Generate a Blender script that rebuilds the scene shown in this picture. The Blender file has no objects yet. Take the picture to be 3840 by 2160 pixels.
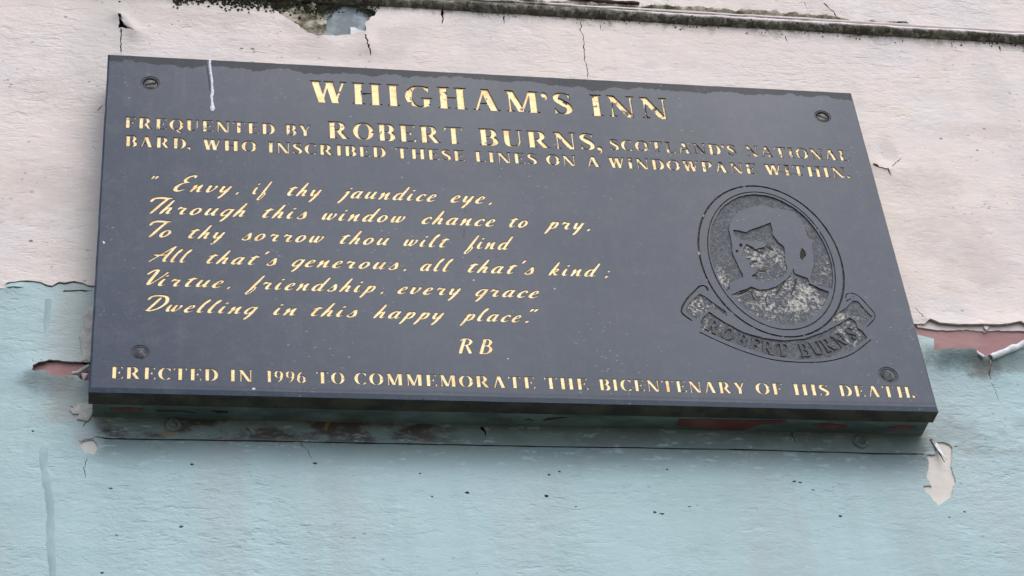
import bpy, math, random, time
from mathutils import Vector, Matrix, noise
from mathutils.geometry import delaunay_2d_cdt
random.seed(7)
T0 = time.time()
scene = bpy.context.scene
col = scene.collection

# ------------------------------------------------------------------ camera
CAM = Vector((-0.386856770041051, -1.6505699534325327, -1.4775786882619055))
MR = Matrix(((0.9841377307006273, -0.032654880385738744, -0.17437484279107712),
             (-0.15474424802486886, -0.6386952227092215, -0.7537390995507901),
             (-0.086759118913447, 0.7687665908944086, -0.6336172219960181)))
FPX = 7540.19
cd = bpy.data.cameras.new('camera'); cam = bpy.data.objects.new('camera', cd); col.objects.link(cam)
cam.matrix_world = Matrix.Translation(CAM) @ MR.to_4x4()
cd.sensor_width = 36; cd.lens = 36 * FPX / 3840; cd.clip_start = 0.05; cd.clip_end = 500
scene.camera = cam

# ------------------------------------------------------------------ sky, sun, exposure
SUN_EL, SUN_AZ = math.radians(55), math.radians(158)   # the sun stands behind the camera, to the right
w = bpy.data.worlds.new('World'); scene.world = w; w.use_nodes = True
nt = w.node_tree; bg = nt.nodes['Background']
sky = nt.nodes.new('ShaderNodeTexSky'); sky.sky_type = 'NISHITA'; sky.sun_disc = False
sky.sun_elevation = SUN_EL; sky.sun_rotation = SUN_AZ
sky.air_density = 0.7; sky.dust_density = 2.5; sky.ozone_density = 1.0
# below the horizon: plain grey for the unseen street, added as bounce light on undersides
gc = nt.nodes.new('ShaderNodeTexCoord'); gs = nt.nodes.new('ShaderNodeSeparateXYZ'); gr = nt.nodes.new('ShaderNodeMapRange'); gm = nt.nodes.new('ShaderNodeMix'); gm.data_type = 'RGBA'
nt.links.new(gc.outputs['Generated'], gs.inputs[0]); nt.links.new(gs.outputs[2], gr.inputs[0]); gr.inputs[1].default_value = -.02; gr.inputs[2].default_value = .02
nt.links.new(gr.outputs[0], gm.inputs[0]); gm.inputs[6].default_value = (.85, .83, .80, 1); nt.links.new(sky.outputs[0], gm.inputs[7])
nt.links.new(gm.outputs[2], bg.inputs[0]); bg.inputs[1].default_value = 0.15
sd = bpy.data.lights.new('sun', 'SUN'); sd.energy = 0.6; sd.angle = math.radians(70); sd.color = (1, 0.97, 0.93)
so = bpy.data.objects.new('sun', sd); col.objects.link(so)
sv = Vector((math.sin(SUN_AZ) * math.cos(SUN_EL), math.cos(SUN_AZ) * math.cos(SUN_EL), math.sin(SUN_EL)))
so.rotation_euler = sv.to_track_quat('Z', 'Y').to_euler()
scene.view_settings.view_transform = 'Standard'; scene.view_settings.look = 'None'
scene.view_settings.exposure = 0.74; scene.view_settings.gamma = 1

# ------------------------------------------------------------------ dimensions (metres); plaque face is the plane y = 0
PW, PH = 0.9, 0.48764
SLAB, WALL = 0.021, 0.045        # slab thickness, wall plane
def ray(px, py):
    return MR @ Vector(((px - 1920) / FPX, -(py - 1080) / FPX, -1))
def hit(px, py, y=0.0):
    d = ray(px, py); p = CAM + d * ((y - CAM.y) / d.y); return (p.x, p.z)
def hitz(px, py, z):
    d = ray(px, py); p = CAM + d * ((z - CAM.z) / d.z); return (p.x, p.y)
def zone(ox, oy, s):             # a magnified region of the photograph -> its own pixels
    return lambda pts: [(ox + x / s, oy + y / s) for x, y in pts]
def onp(pts, y=0.0): return [hit(a, b, y) for a, b in pts]

# ------------------------------------------------------------------ object helpers
def tag(o, label=None, cat=None, group=None, kind=None):
    for k, v in (('label', label), ('category', cat), ('group', group), ('kind', kind)):
        if v: o[k] = v
    return o
def link(name, me, parent=None, mats=()):
    o = bpy.data.objects.new(name, me); col.objects.link(o)
    if me is not None:
        for m in mats:
            if m: me.materials.append(m)
    if parent: o.parent = parent
    return o
def mesh(name, vs, fs, mi=None, smooth=False):
    me = bpy.data.meshes.new(name); me.from_pydata(vs, [], fs)
    if mi: me.polygons.foreach_set('material_index', mi)
    if smooth: me.polygons.foreach_set('use_smooth', [True] * len(fs))
    me.update(); return me
def empty(name, loc):
    o = bpy.data.objects.new(name, None); o.location = loc; o.empty_display_size = .05; col.objects.link(o); return o
def child(o, parent):            # parent while keeping world coordinates of a mesh built at the origin
    o.parent = parent; o.matrix_parent_inverse = Matrix.Translation(-parent.location); return o
def box(bx, by, bz, bev=0.0):
    (x0, x1), (y0, y1), (z0, z1) = bx, by, bz
    v = [(x, y, z) for x in (x0, x1) for y in (y0, y1) for z in (z0, z1)]
    f = [(0, 1, 3, 2), (4, 6, 7, 5), (0, 4, 5, 1), (2, 3, 7, 6), (0, 2, 6, 4), (1, 5, 7, 3)]
    return v, f

# ------------------------------------------------------------------ materials
class NT:
    def __init__(s, name):
        s.m = bpy.data.materials.new(name); s.m.use_nodes = True
        s.t = s.m.node_tree; s.b = s.t.nodes['Principled BSDF']
        s.geo = s.t.nodes.new('ShaderNodeNewGeometry'); s.pos = s.geo.outputs['Position']
    def n(s, t): return s.t.nodes.new(t)
    def l(s, a, b): s.t.links.new(a, b)
    def mapping(s, sc=(1, 1, 1), rot=(0, 0, 0), loc=(0, 0, 0)):
        m = s.n('ShaderNodeMapping'); s.l(s.pos, m.inputs[0])
        m.inputs['Scale'].default_value = sc; m.inputs['Rotation'].default_value = rot; m.inputs['Location'].default_value = loc
        return m.outputs[0]
    def noise(s, scale, detail=4, rough=.55, sc=(1, 1, 1), loc=(0, 0, 0), rot=(0, 0, 0), dist=0):
        k = s.n('ShaderNodeTexNoise'); s.l(s.mapping(sc, rot, loc), k.inputs['Vector'])
        k.inputs['Scale'].default_value = scale; k.inputs['Detail'].default_value = detail
        k.inputs['Roughness'].default_value = rough; k.inputs['Distortion'].default_value = dist
        return k.outputs['Fac']
    def voro(s, scale, sc=(1, 1, 1), loc=(0, 0, 0)):
        k = s.n('ShaderNodeTexVoronoi'); s.l(s.mapping(sc, (0, 0, 0), loc), k.inputs['Vector'])
        k.inputs['Scale'].default_value = scale; return k.outputs['Distance']
    def ramp(s, f, a, b, lo=0.0, hi=1.0):
        k = s.n('ShaderNodeMapRange'); k.interpolation_type = 'SMOOTHSTEP'
        s.l(f, k.inputs[0]) ; k.inputs[1].default_value = a; k.inputs[2].default_value = b
        k.inputs[3].default_value = lo; k.inputs[4].default_value = hi; return k.outputs[0]
    def math(s, op, a, b=None, c=None):
        k = s.n('ShaderNodeMath'); k.operation = op
        for i, v in enumerate((a, b, c)):
            if v is None: continue
            if isinstance(v, (int, float)): k.inputs[i].default_value = v
            else: s.l(v, k.inputs[i])
        return k.outputs[0]
    def mix(s, f, a, b):
        k = s.n('ShaderNodeMix'); k.data_type = 'RGBA'
        for i, v in ((0, f), (6, a), (7, b)):
            if isinstance(v, (int, float)): k.inputs[i].default_value = v
            elif isinstance(v, tuple): k.inputs[i].default_value = (*v, 1)
            else: s.l(v, k.inputs[i])
        return k.outputs[2]
    def xyz(s):
        k = s.n('ShaderNodeSeparateXYZ'); s.l(s.pos, k.inputs[0]); return k.outputs
    def color(s, c):
        if isinstance(c, tuple): s.b.inputs['Base Color'].default_value = (*c, 1)
        else: s.l(c, s.b.inputs['Base Color'])
    def rough(s, r):
        if isinstance(r, (int, float)): s.b.inputs['Roughness'].default_value = r
        else: s.l(r, s.b.inputs['Roughness'])
    def bump(s, h, dist=.001, strength=1.0):
        k = s.n('ShaderNodeBump'); k.inputs['Distance'].default_value = dist; k.inputs['Strength'].default_value = strength
        s.l(h, k.inputs['Height']); s.l(k.outputs[0], s.b.inputs['Normal'])

def brush_height(q, a=1.0):
    """brush-dragged old gloss paint over timber: long lying ridges, blisters, small nibs"""
    h1 = q.noise(75, 4, .6, sc=(.52, 1, 1), dist=.3)
    h2 = q.noise(190, 3, .6, sc=(.4, 1, 1), loc=(3, 0, 1))
    h3 = q.noise(22, 3, .5, sc=(.5, 1, 1), loc=(7, 0, 4))
    r = q.math('ABSOLUTE', q.math('SUBTRACT', h1, .5))
    s = q.math('MULTIPLY', q.ramp(r, 0, .07, 1, 0), q.ramp(h3, .48, .62))
    calm = q.ramp(q.noise(4, 3, .6, loc=(14, 0, 3)), .38, .66, .35, 1.15)
    t = q.math('ADD', q.math('MULTIPLY', h1, .9), q.math('MULTIPLY', h2, .6))
    t = q.math('ADD', t, q.math('MULTIPLY', q.noise(340, 2, .6, sc=(.6, 1, 1)), .35))
    dent = q.ramp(q.noise(120, 3, .55, sc=(.34, 1, 1), loc=(6, 0, 8)), .60, .70)
    t = q.math('SUBTRACT', t, q.math('MULTIPLY', dent, .32))
    t = q.math('MULTIPLY', t, calm)
    t = q.math('ADD', t, q.math('MULTIPLY', h3, .8))
    return q.math('ADD', t, q.math('MULTIPLY', s, .10 * a))
def specks(q, scale, size, seed):
    d = q.voro(scale, sc=(.8, 1, 1.2), loc=(seed, 0, seed * 2)); g = q.noise(9, 3, .6, loc=(seed, 1, 0))
    s = q.ramp(d, size * .5, size, 1, 0)
    return q.math('MULTIPLY', s, q.ramp(g, .5, .62))

def paint_white():
    q = NT('white_paint')
    big = q.noise(3.2, 4, .55); mid = q.noise(26, 5, .65, sc=(.4, 1, 1))
    c = q.mix(q.ramp(big, .38, .62), (.70, .622, .565), (.745, .655, .570))
    c = q.mix(q.ramp(q.noise(6, 4, .6, loc=(5, 0, 2)), .5, .68, 0, .6), c, (.66, .63, .61))
    c = q.mix(q.ramp(mid, .55, .75, 0, .55), c, (.58, .50, .48))
    c = q.mix(q.ramp(q.noise(9, 5, .6, sc=(1.6, 1, .25), loc=(6, 0, 1)), .50, .70, 0, .45), c, (.56, .525, .49))
    c = q.mix(q.ramp(q.noise(75, 4, .7, sc=(.3, 1, 1), loc=(1, 0, 9)), .62, .76, 0, .5), c, (.50, .36, .34))
    c = q.mix(q.ramp(q.noise(34, 5, .7, sc=(.6, 1, 1), loc=(11, 0, 9)), .64, .75, 0, .55), c, (.42, .40, .33))
    c = q.mix(q.ramp(q.noise(120, 4, .7, sc=(.3, 1, 1), loc=(21, 0, 9)), .58, .68, 0, .6), c, (.60, .54, .53))
    c = q.mix(q.ramp(q.noise(140, 4, .7, sc=(.3, 1, 1), loc=(31, 0, 9)), .56, .68, 0, .5), c, (.80, .765, .755))
    x, y, z = q.xyz()
    for px, py, rx, rz in ((3560, 880, .07, .06), (3480, 690, .05, .03), (3700, 500, .08, .02), (130, 330, .06, .02), (1250, 190, .12, .02), (150, 720, .07, .05), (3330, 560, .012, .03), (3700, 1010, .05, .03), (700, 60, .1, .02)):
        hx, hz = hit(px, py, WALL)
        e_ = q.math('ADD', q.math('ADD', q.math('POWER', q.math('DIVIDE', q.math('SUBTRACT', x, hx), rx), 2), q.math('POWER', q.math('DIVIDE', q.math('SUBTRACT', z, hz), rz), 2)), q.math('MULTIPLY', q.math('SUBTRACT', q.noise(55, 6, .8, sc=(.5, 1, 1), loc=(hx, 0, hz)), .5), 5))
        c = q.mix(q.ramp(e_, .0, 1.2, .5, 0), c, (.54, .47, .42))
    under = q.ramp(q.math('ADD', z, q.math('MULTIPLY', q.noise(30, 5, .7, loc=(2, 0, 2)), .05)), .405, .428)
    under = q.math('MULTIPLY', under, q.ramp(z, .405, .432, 1, .12))
    # grime that has run down from the moulding above
    c = q.mix(q.math('MULTIPLY', under, q.ramp(q.noise(55, 5, .75, sc=(1, 1, .7)), .42, .62, 0, .8)), c, (.20, .19, .12))
    side = q.math('MULTIPLY', q.ramp(q.math('ADD', x, q.math('MULTIPLY', q.noise(18, 4, .6), .03)), -.50, -.44, 0, 1), q.ramp(x, -.44, -.38, 1, 0))
    c = q.mix(q.math('MULTIPLY', side, .35), c, (.40, .40, .36))
    c = q.mix(q.math('MULTIPLY', specks(q, 40, .10, 1.3), .85), c, (.09, .07, .055))
    c = q.mix(q.math('MULTIPLY', specks(q, 90, .16, 5.3), .6), c, (.22, .16, .14))
    q.color(c); q.rough(.55); q.b.inputs['Specular IOR Level'].default_value = .3
    q.bump(brush_height(q), .0024, .62); return q.m
def paint_blue():
    q = NT('pale_blue_paint')
    big = q.noise(2.6, 4, .55, sc=(1, 1, .5))
    c = q.mix(q.ramp(big, .38, .64), (.355, .50, .49), (.405, .555, .555))
    c = q.mix(q.ramp(q.noise(7, 4, .6, sc=(1.6, 1, .35), loc=(4, 0, 1)), .46, .66, 0, .5), c, (.40, .46, .45))
    c = q.mix(q.ramp(q.noise(11, 5, .65, sc=(2.2, 1, .22), loc=(14, 0, 3)), .46, .66, 0, .28), c, (.33, .45, .44))
    c = q.mix(q.ramp(q.noise(30, 5, .65, sc=(.35, 1, 1)), .56, .76, 0, .5), c, (.30, .40, .41))
    c = q.mix(q.ramp(q.noise(36, 5, .7, sc=(.6, 1, 1), loc=(11, 0, 9)), .66, .76, 0, .5), c, (.22, .27, .26))
    x, y, z = q.xyz()
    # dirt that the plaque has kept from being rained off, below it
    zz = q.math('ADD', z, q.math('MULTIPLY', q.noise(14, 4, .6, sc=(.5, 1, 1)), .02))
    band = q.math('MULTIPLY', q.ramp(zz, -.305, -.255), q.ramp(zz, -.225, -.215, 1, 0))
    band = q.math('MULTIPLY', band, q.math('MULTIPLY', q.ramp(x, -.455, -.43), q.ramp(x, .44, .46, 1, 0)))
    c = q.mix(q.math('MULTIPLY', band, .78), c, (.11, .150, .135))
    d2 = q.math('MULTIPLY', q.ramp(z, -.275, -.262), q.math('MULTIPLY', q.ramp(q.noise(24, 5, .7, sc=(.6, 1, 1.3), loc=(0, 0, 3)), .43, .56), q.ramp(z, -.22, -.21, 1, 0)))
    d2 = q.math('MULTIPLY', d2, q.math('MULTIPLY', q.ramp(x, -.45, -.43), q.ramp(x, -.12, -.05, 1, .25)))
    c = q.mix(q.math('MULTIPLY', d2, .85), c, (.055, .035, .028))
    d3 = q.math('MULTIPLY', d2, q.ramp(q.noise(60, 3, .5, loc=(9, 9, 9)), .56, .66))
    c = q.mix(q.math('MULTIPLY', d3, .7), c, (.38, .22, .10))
    c = q.mix(q.ramp(q.noise(120, 4, .7, sc=(.3, 1, 1), loc=(21, 0, 9)), .58, .70, 0, .4), c, (.31, .42, .43))
    c = q.mix(q.ramp(q.noise(140, 4, .7, sc=(.3, 1, 1), loc=(31, 0, 9)), .56, .68, 0, .45), c, (.48, .60, .62))
    for (px, py, rx, rz, col_, f_) in ((3668, 1385, .022, .018, (.13, .105, .07), .75), (3570, 1340, .055, .022, (.13, .17, .155), .72), (3800, 1370, .06, .012, (.14, .15, .13), .5), (180, 1440, .035, .018, (.16, .18, .17), .5), (245, 1460, .02, .05, (.24, .26, .25), .5), (330, 1640, .02, .02, (.42, .43, .41), .6)):  # stains; the wide dark one below the right peel also paints in its shade
        hx, hz = hit(px, py, WALL)
        ex = q.math('POWER', q.math('DIVIDE', q.math('SUBTRACT', x, hx), rx), 2); ez = q.math('POWER', q.math('DIVIDE', q.math('SUBTRACT', z, hz), rz), 2)
        e_ = q.math('ADD', q.math('ADD', ex, ez), q.math('MULTIPLY', q.math('SUBTRACT', q.noise(40, 5, .7, loc=(hx, 0, hz)), .5), 3.2))
        c = q.mix(q.ramp(e_, .1, 1.3, f_, 0), c, col_)
    # weathered grey edge beside the plaque
    side = q.math('MULTIPLY', q.ramp(q.math('ADD', x, q.math('MULTIPLY', q.noise(18, 4, .6), .04)), -.495, -.455), q.ramp(x, -.44, -.42, 1, 0))
    side = q.math('MULTIPLY', side, q.ramp(z, -.26, -.24))
    c = q.mix(q.math('MULTIPLY', side, .6), c, (.36, .37, .34))
    c = q.mix(q.math('MULTIPLY', specks(q, 30, .10, 2.3), .9), c, (.07, .08, .08))
    c = q.mix(q.math('MULTIPLY', specks(q, 75, .15, 6.3), .6), c, (.20, .20, .19))
    q.color(c); q.rough(.5); q.b.inputs['Specular IOR Level'].default_value = .3
    q.bump(brush_height(q), .0022, .62); return q.m
def simple(name, c1, c2, scale=60, rough=.6, bump=.0006, spec=.3, sc=(1, 1, 1), a=.4, b=.62, metal=0):
    q = NT(name); f = q.noise(scale, 5, .65, sc=sc)
    q.color(q.mix(q.ramp(f, a, b), c1, c2)); q.rough(rough); q.b.inputs['Specular IOR Level'].default_value = spec
    q.b.inputs['Metallic'].default_value = metal
    if bump: q.bump(q.noise(scale * 2, 4, .6, sc=sc), bump)
    return q.m
def stone():
    q = NT('polished_slate')
    x, y, z = q.xyz()
    # thin haze of weathering on the polish
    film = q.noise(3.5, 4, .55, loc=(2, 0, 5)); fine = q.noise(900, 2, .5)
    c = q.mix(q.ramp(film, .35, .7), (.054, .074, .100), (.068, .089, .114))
    c = q.mix(q.ramp(q.math('ADD', x, q.math('MULTIPLY', film, .25)), -.40, .02, .72, 0), c, (.014, .032, .064))  # sky reflection painted into the base colour: darker and bluer towards the left
    c = q.mix(q.math('MULTIPLY', specks(q, 120, .16, 4.3), .7), c, (.24, .25, .27))
    c = q.mix(q.ramp(q.noise(60, 6, .8, loc=(2, 0, 5)), .48, .66, 0, .22), c, (.13, .145, .165))
    c = q.mix(q.ramp(q.noise(16, 5, .65, sc=(3, 1, .22), loc=(3, 0, 2)), .52, .72, 0, .30), c, (.10, .112, .138))
    # tide line left by water running over the top edge, and another along the bottom
    wav = q.math('ADD', q.math('MULTIPLY', q.noise(13, 6, .7, sc=(1, 1, .1)), .040), q.math('MULTIPLY', q.noise(70, 3, .6), .008))
    top = q.ramp(q.math('ADD', z, wav), PH / 2 + .0100, PH / 2 + .0115)
    c = q.mix(q.math('MULTIPLY', top, .75), c, (.030, .034, .036))
    q.l(q.ramp(top, 0, 1, .26, .12), q.b.inputs['Specular IOR Level'])
    zb = q.math('ADD', z, q.math('MULTIPLY', q.noise(20, 4, .6, sc=(1, 1, .1)), .006))
    bl = q.math('MULTIPLY', q.ramp(zb, -PH / 2 + .0100, -PH / 2 + .0115), q.ramp(zb, -PH / 2 + .0125, -PH / 2 + .015, 1, 0))
    c = q.mix(q.math('MULTIPLY', bl, .6), c, (.035, .042, .065))
    c = q.mix(q.ramp(fine, .50, .70, 0, .30), c, (.16, .165, .175))
    c = q.mix(q.ramp(q.noise(420, 3, .7, loc=(5, 5, 5)), .54, .70, 0, .30), c, (.014, .018, .028))
    c = q.mix(q.ramp(q.noise(26, 6, .75, loc=(7, 0, 5)), .50, .68, 0, .30), c, (.11, .118, .135))
    c = q.mix(q.math('MULTIPLY', specks(q, 55, .09, 3.3), .6), c, (.30, .31, .33))
    c = q.mix(q.math('MULTIPLY', specks(q, 48, .09, 8.3), .6), c, (.02, .02, .022))
    q.color(c)
    q.rough(q.ramp(q.noise(5, 4, .6, loc=(1, 0, 1)), .3, .7, .28, .40))
    q.bump(q.noise(500, 3, .6), .0001, .5); return q.m
def gold():
    q = NT('worn_gilding')
    n1 = q.noise(150, 5, .7); n2 = q.noise(36, 3, .6, loc=(3, 0, 3)); n3 = q.noise(8, 2, .5, loc=(1, 0, 6))
    c = q.mix(q.ramp(n1, .35, .65), (.88, .62, .25), (.93, .76, .42))
    c = q.mix(q.ramp(q.noise(70, 3, .6, loc=(9, 0, 2)), .5, .7, 0, .7), c, (.72, .42, .14))
    x, y, z = q.xyz()
    # more of the leaf is lost over the upper lines and at their right-hand end
    loss = q.math('ADD', q.math('MULTIPLY', n1, .55), q.math('MULTIPLY', n2, .45))
    th = q.math('MULTIPLY', q.ramp(z, .08, .11), .070)
    th = q.math('ADD', th, q.math('MULTIPLY', q.math('MULTIPLY', q.ramp(x, .08, .2), q.ramp(z, .09, .12)), .075))
    worn = q.ramp(q.math('ADD', loss, th), .635, .675)
    c = q.mix(worn, c, (.045, .035, .022))
    q.color(c); q.b.inputs['Metallic'].default_value = .15; q.rough(.42)
    q.bump(n1, .0004, .6); return q.m
def cut_wall():
    q = NT('engraved_edge'); f = q.noise(120, 4, .6)
    q.color(q.mix(q.ramp(f, .45, .65), (.035, .027, .018), (.22, .12, .04))); q.rough(.7); return q.m
def pitted():
    q = NT('pitted_recess')
    a = q.noise(330, 5, .8); b = q.noise(26, 4, .6, loc=(4, 0, 4)); d = q.noise(420, 3, .7)
    c = q.mix(q.ramp(a, .38, .62), (.085, .094, .104), (.185, .195, .205))
    x, y, z = q.xyz()
    wgt = None
    for px, py, rx, rz in ((2880, 985, .038, .030), (2965, 1105, .045, .030), (2880, 1130, .060, .030), (2610, 1150, .028, .030), (2660, 1210, .028, .020), (3120, 1030, .012, .03), (3190, 1250, .016, .016), (2720, 1080, .010, .03), (3140, 1190, .03, .008)):
        hx, hz = hit(px, py)
        e_ = q.math('ADD', q.math('POWER', q.math('DIVIDE', q.math('SUBTRACT', x, hx), rx), 2), q.math('POWER', q.math('DIVIDE', q.math('SUBTRACT', z, hz), rz), 2))
        g = q.ramp(e_, .1, 1.6, 1, 0); wgt = g if wgt is None else q.math('MAXIMUM', wgt, g)
    lich = q.math('MULTIPLY', q.ramp(q.math('ADD', a, q.math('MULTIPLY', b, .5)), .775, .85), q.math('ADD', q.math('MULTIPLY', wgt, .95), .05))
    c = q.mix(lich, c, (.66, .64, .54))
    c = q.mix(q.math('MULTIPLY', q.ramp(d, .56, .66), .5), c, (.03, .028, .022))
    c = q.mix(q.math('MULTIPLY', q.ramp(q.noise(40, 3, .6, loc=(8, 0, 8)), .58, .66), .5), c, (.11, .09, .04))
    q.color(c); q.rough(.75); q.bump(q.math('ADD', a, q.math('MULTIPLY', d, .5)), .0022, 1); return q.m
def groove_mat():
    q = NT('dirty_groove'); a = q.noise(160, 4, .7)
    c = q.mix(q.ramp(a, .5, .6), (.03, .026, .018), (.10, .085, .05))
    c = q.mix(q.ramp(q.noise(90, 3, .6, loc=(2, 0, 7)), .62, .68), c, (.5, .48, .42))
    q.color(c); q.rough(.9); return q.m
def mossy():
    q = NT('mossy_white_moulding')
    x, y, z = q.xyz()
    a = q.noise(70, 6, .7, sc=(.7, 1, 1)); b = q.noise(7, 3, .5)
    c = q.mix(q.ramp(q.noise(18, 4, .6, sc=(.2, 1, 1)), .4, .7), (.72, .65, .61), (.62, .55, .52))
    nz = q.n('ShaderNodeSeparateXYZ'); tc = q.n('ShaderNodeTexCoord'); q.l(tc.outputs['Object'], nz.inputs[0])
    low = nz.outputs[2]                          # height within the moulding, 0 at its lower edge
    k = q.math('ADD', q.math('MULTIPLY', a, .012), q.math('MULTIPLY', b, .006))
    left = q.ramp(q.math('ADD', x, q.math('MULTIPLY', b, .2)), .12, .36, .013, 0)
    edge = q.math('SUBTRACT', q.math('ADD', k, left), low)
    m1 = q.ramp(edge, -.0008, .0040)
    up = q.math('MULTIPLY', q.ramp(q.math('ABSOLUTE', q.math('SUBTRACT', low, .0154)), .0010, .0030, 1, 0), q.ramp(a, .42, .55))
    up = q.math('MULTIPLY', up, q.ramp(x, .42, .52, 1, .15))
    m = q.math('MAXIMUM', m1, up)
    g = q.mix(q.ramp(q.noise(45, 5, .7, loc=(3, 0, 0)), .4, .62), (.080, .070, .052), (.155, .150, .110))
    g = q.mix(q.ramp(q.noise(110, 4, .7, loc=(8, 0, 0)), .50, .64), g, (.30, .28, .23))
    g = q.mix(q.ramp(q.noise(28, 4, .6, loc=(5, 0, 5)), .56, .68, 0, .7), g, (.06, .035, .02))
    q.color(q.mix(m, c, g)); q.rough(.75); q.b.inputs['Specular IOR Level'].default_value = .25
    q.bump(q.math('ADD', q.math('MULTIPLY', a, q.math('ADD', m, .15)), 0), .003, .8); return q.m

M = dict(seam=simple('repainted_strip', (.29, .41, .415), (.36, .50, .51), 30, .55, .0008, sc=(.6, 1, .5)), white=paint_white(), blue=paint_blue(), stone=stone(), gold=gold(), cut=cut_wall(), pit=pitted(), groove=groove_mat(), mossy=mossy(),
    maroon=simple('maroon_undercoat', (.33, .175, .165), (.40, .23, .215), 30, sc=(.5, 1, 1)),
    darkmaroon=simple('bare_maroon_paint', (.14, .05, .045), (.20, .08, .07), 40),
    cream=simple('cream_undercoat', (.66, .62, .54), (.72, .68, .60), 40),
    oldwhite=simple('old_white_coat', (.60, .54, .50), (.68, .61, .56), 40, sc=(.5, 1, 1)),
    crust=simple('lichened_plaster', (.17, .155, .10), (.56, .51, .40), 62, .9, .004, a=.40, b=.64),
    greyblue=simple('grey_blue_undercoat', (.20, .24, .235), (.34, .40, .41), 34, .7, .001, a=.38, b=.6),
    bare=simple('dark_old_timber', (.030, .024, .018), (.075, .055, .04), 50, .9, .002),
    teal=simple('grimy_teal_paint', (.075, .11, .10), (.15, .21, .19), 26, .55, .0012, sc=(.4, 1, 1)),
    tealscrew=simple('painted_screw', (.08, .10, .09), (.17, .21, .20), 150, .5, .0008),
    underside=simple('damp_slate_edge', (.035, .033, .026), (.07, .065, .045), 40, .6, .0005),
    screw=simple('tarnished_screw', (.05, .05, .04), (.15, .155, .15), 130, .5, .0008, metal=.5),
    scab=simple('crusted_screw', (.06, .068, .078), (.17, .17, .16), 160, .8, .002),
    drop=simple('dried_dropping', (.62, .66, .70), (.80, .83, .86), 200, .7, .0006),
    film=simple('wet_streak', (.016, .018, .024), (.03, .033, .042), 200, .35, 0),
    caulk=simple('old_sealant', (.40, .39, .35), (.58, .55, .49), 60, .7, .0012),
    curl=simple('curled_paint_back', (.62, .64, .64), (.78, .80, .80), 60, .5, .0005),
    moss=simple('moss', (.035, .034, .020), (.085, .088, .048), 90, .95, 0),
    island=simple('weathered_slate', (.050, .056, .066), (.085, .093, .105), 120, .55, .0006, a=.4, b=.7))

# ------------------------------------------------------------------ 2-D shapes
def quadstrip(pts):
    """pts: (x, y, width) -> convex quads of a brush stroke, rounded at both ends"""
    q = []; n = len(pts)
    L = []; R = []
    for i, (x, y, wd) in enumerate(pts):
        a = pts[max(i - 1, 0)]; b = pts[min(i + 1, n - 1)]
        dx, dy = b[0] - a[0], b[1] - a[1]; l = math.hypot(dx, dy) or 1
        nx, ny = -dy / l * wd / 2, dx / l * wd / 2
        L.append((x + nx, y + ny)); R.append((x - nx, y - ny))
    for i in range(n - 1):
        q.append([L[i], R[i], R[i + 1], L[i + 1]])
    return q
def cap(x, y, r, k=7): return [[(x + r * math.cos(2 * math.pi * i / k), y + r * math.sin(2 * math.pi * i / k)) for i in range(k)]]
def catmull(p, sub=4):
    if len(p) < 3: return p
    P = [p[0]] + p + [p[-1]]; out = []
    for i in range(1, len(P) - 2):
        for s in range(sub):
            t = s / sub
            out.append(tuple(.5 * ((2 * P[i][k]) + (-P[i - 1][k] + P[i + 1][k]) * t + (2 * P[i - 1][k] - 5 * P[i][k] + 4 * P[i + 1][k] - P[i + 2][k]) * t * t + (-P[i - 1][k] + 3 * P[i][k] - 3 * P[i + 1][k] + P[i + 2][k]) * t ** 3) for k in range(len(p[0]))))
    out.append(p[-1]); return out
def stroke(p, sub=4, caps=True):
    c = catmull(p, sub); f = quadstrip(c)
    if caps:
        for e in (c[0], c[-1]):
            if e[2] > .05: f += cap(e[0], e[1], e[2] / 2)
    return f
def ccw(f):
    a = sum(f[i][0] * f[(i + 1) % len(f)][1] - f[(i + 1) % len(f)][0] * f[i][1] for i in range(len(f)))
    return f if a > 0 else f[::-1]
def union(faces, eps=1e-5):
    """union of convex faces -> verts, triangles, boundary edges"""
    vs = []; fs = []
    tris = []
    for f in faces:
        if len(f) == 4: tris += [[f[0], f[1], f[2]], [f[0], f[2], f[3]]]
        else: tris.append(f)
    for f in tris:
        f = ccw(f)
        if len(f) == 3 and abs((f[1][0] - f[0][0]) * (f[2][1] - f[0][1]) - (f[2][0] - f[0][0]) * (f[1][1] - f[0][1])) < 1e-12: continue
        k = len(vs); vs += [Vector(p) for p in f]; fs.append(list(range(k, k + len(f))))
    V, Ed, F, ov, oe, of = delaunay_2d_cdt(vs, [], fs, 0, eps)
    keep = [f for f, o in zip(F, of) if o]
    cnt = {}
    for f in keep:
        for i in range(len(f)):
            a, b = f[i], f[(i + 1) % len(f)]
            cnt.setdefault((min(a, b), max(a, b)), []).append((a, b))
    bd = [e[0] for e in cnt.values() if len(e) == 1]
    used = sorted({v for f in keep for v in f}); mp = {v: i for i, v in enumerate(used)}
    return [tuple(V[v]) for v in used], [tuple(mp[v] for v in f) for f in keep], [(mp[a], mp[b]) for a, b in bd]

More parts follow.
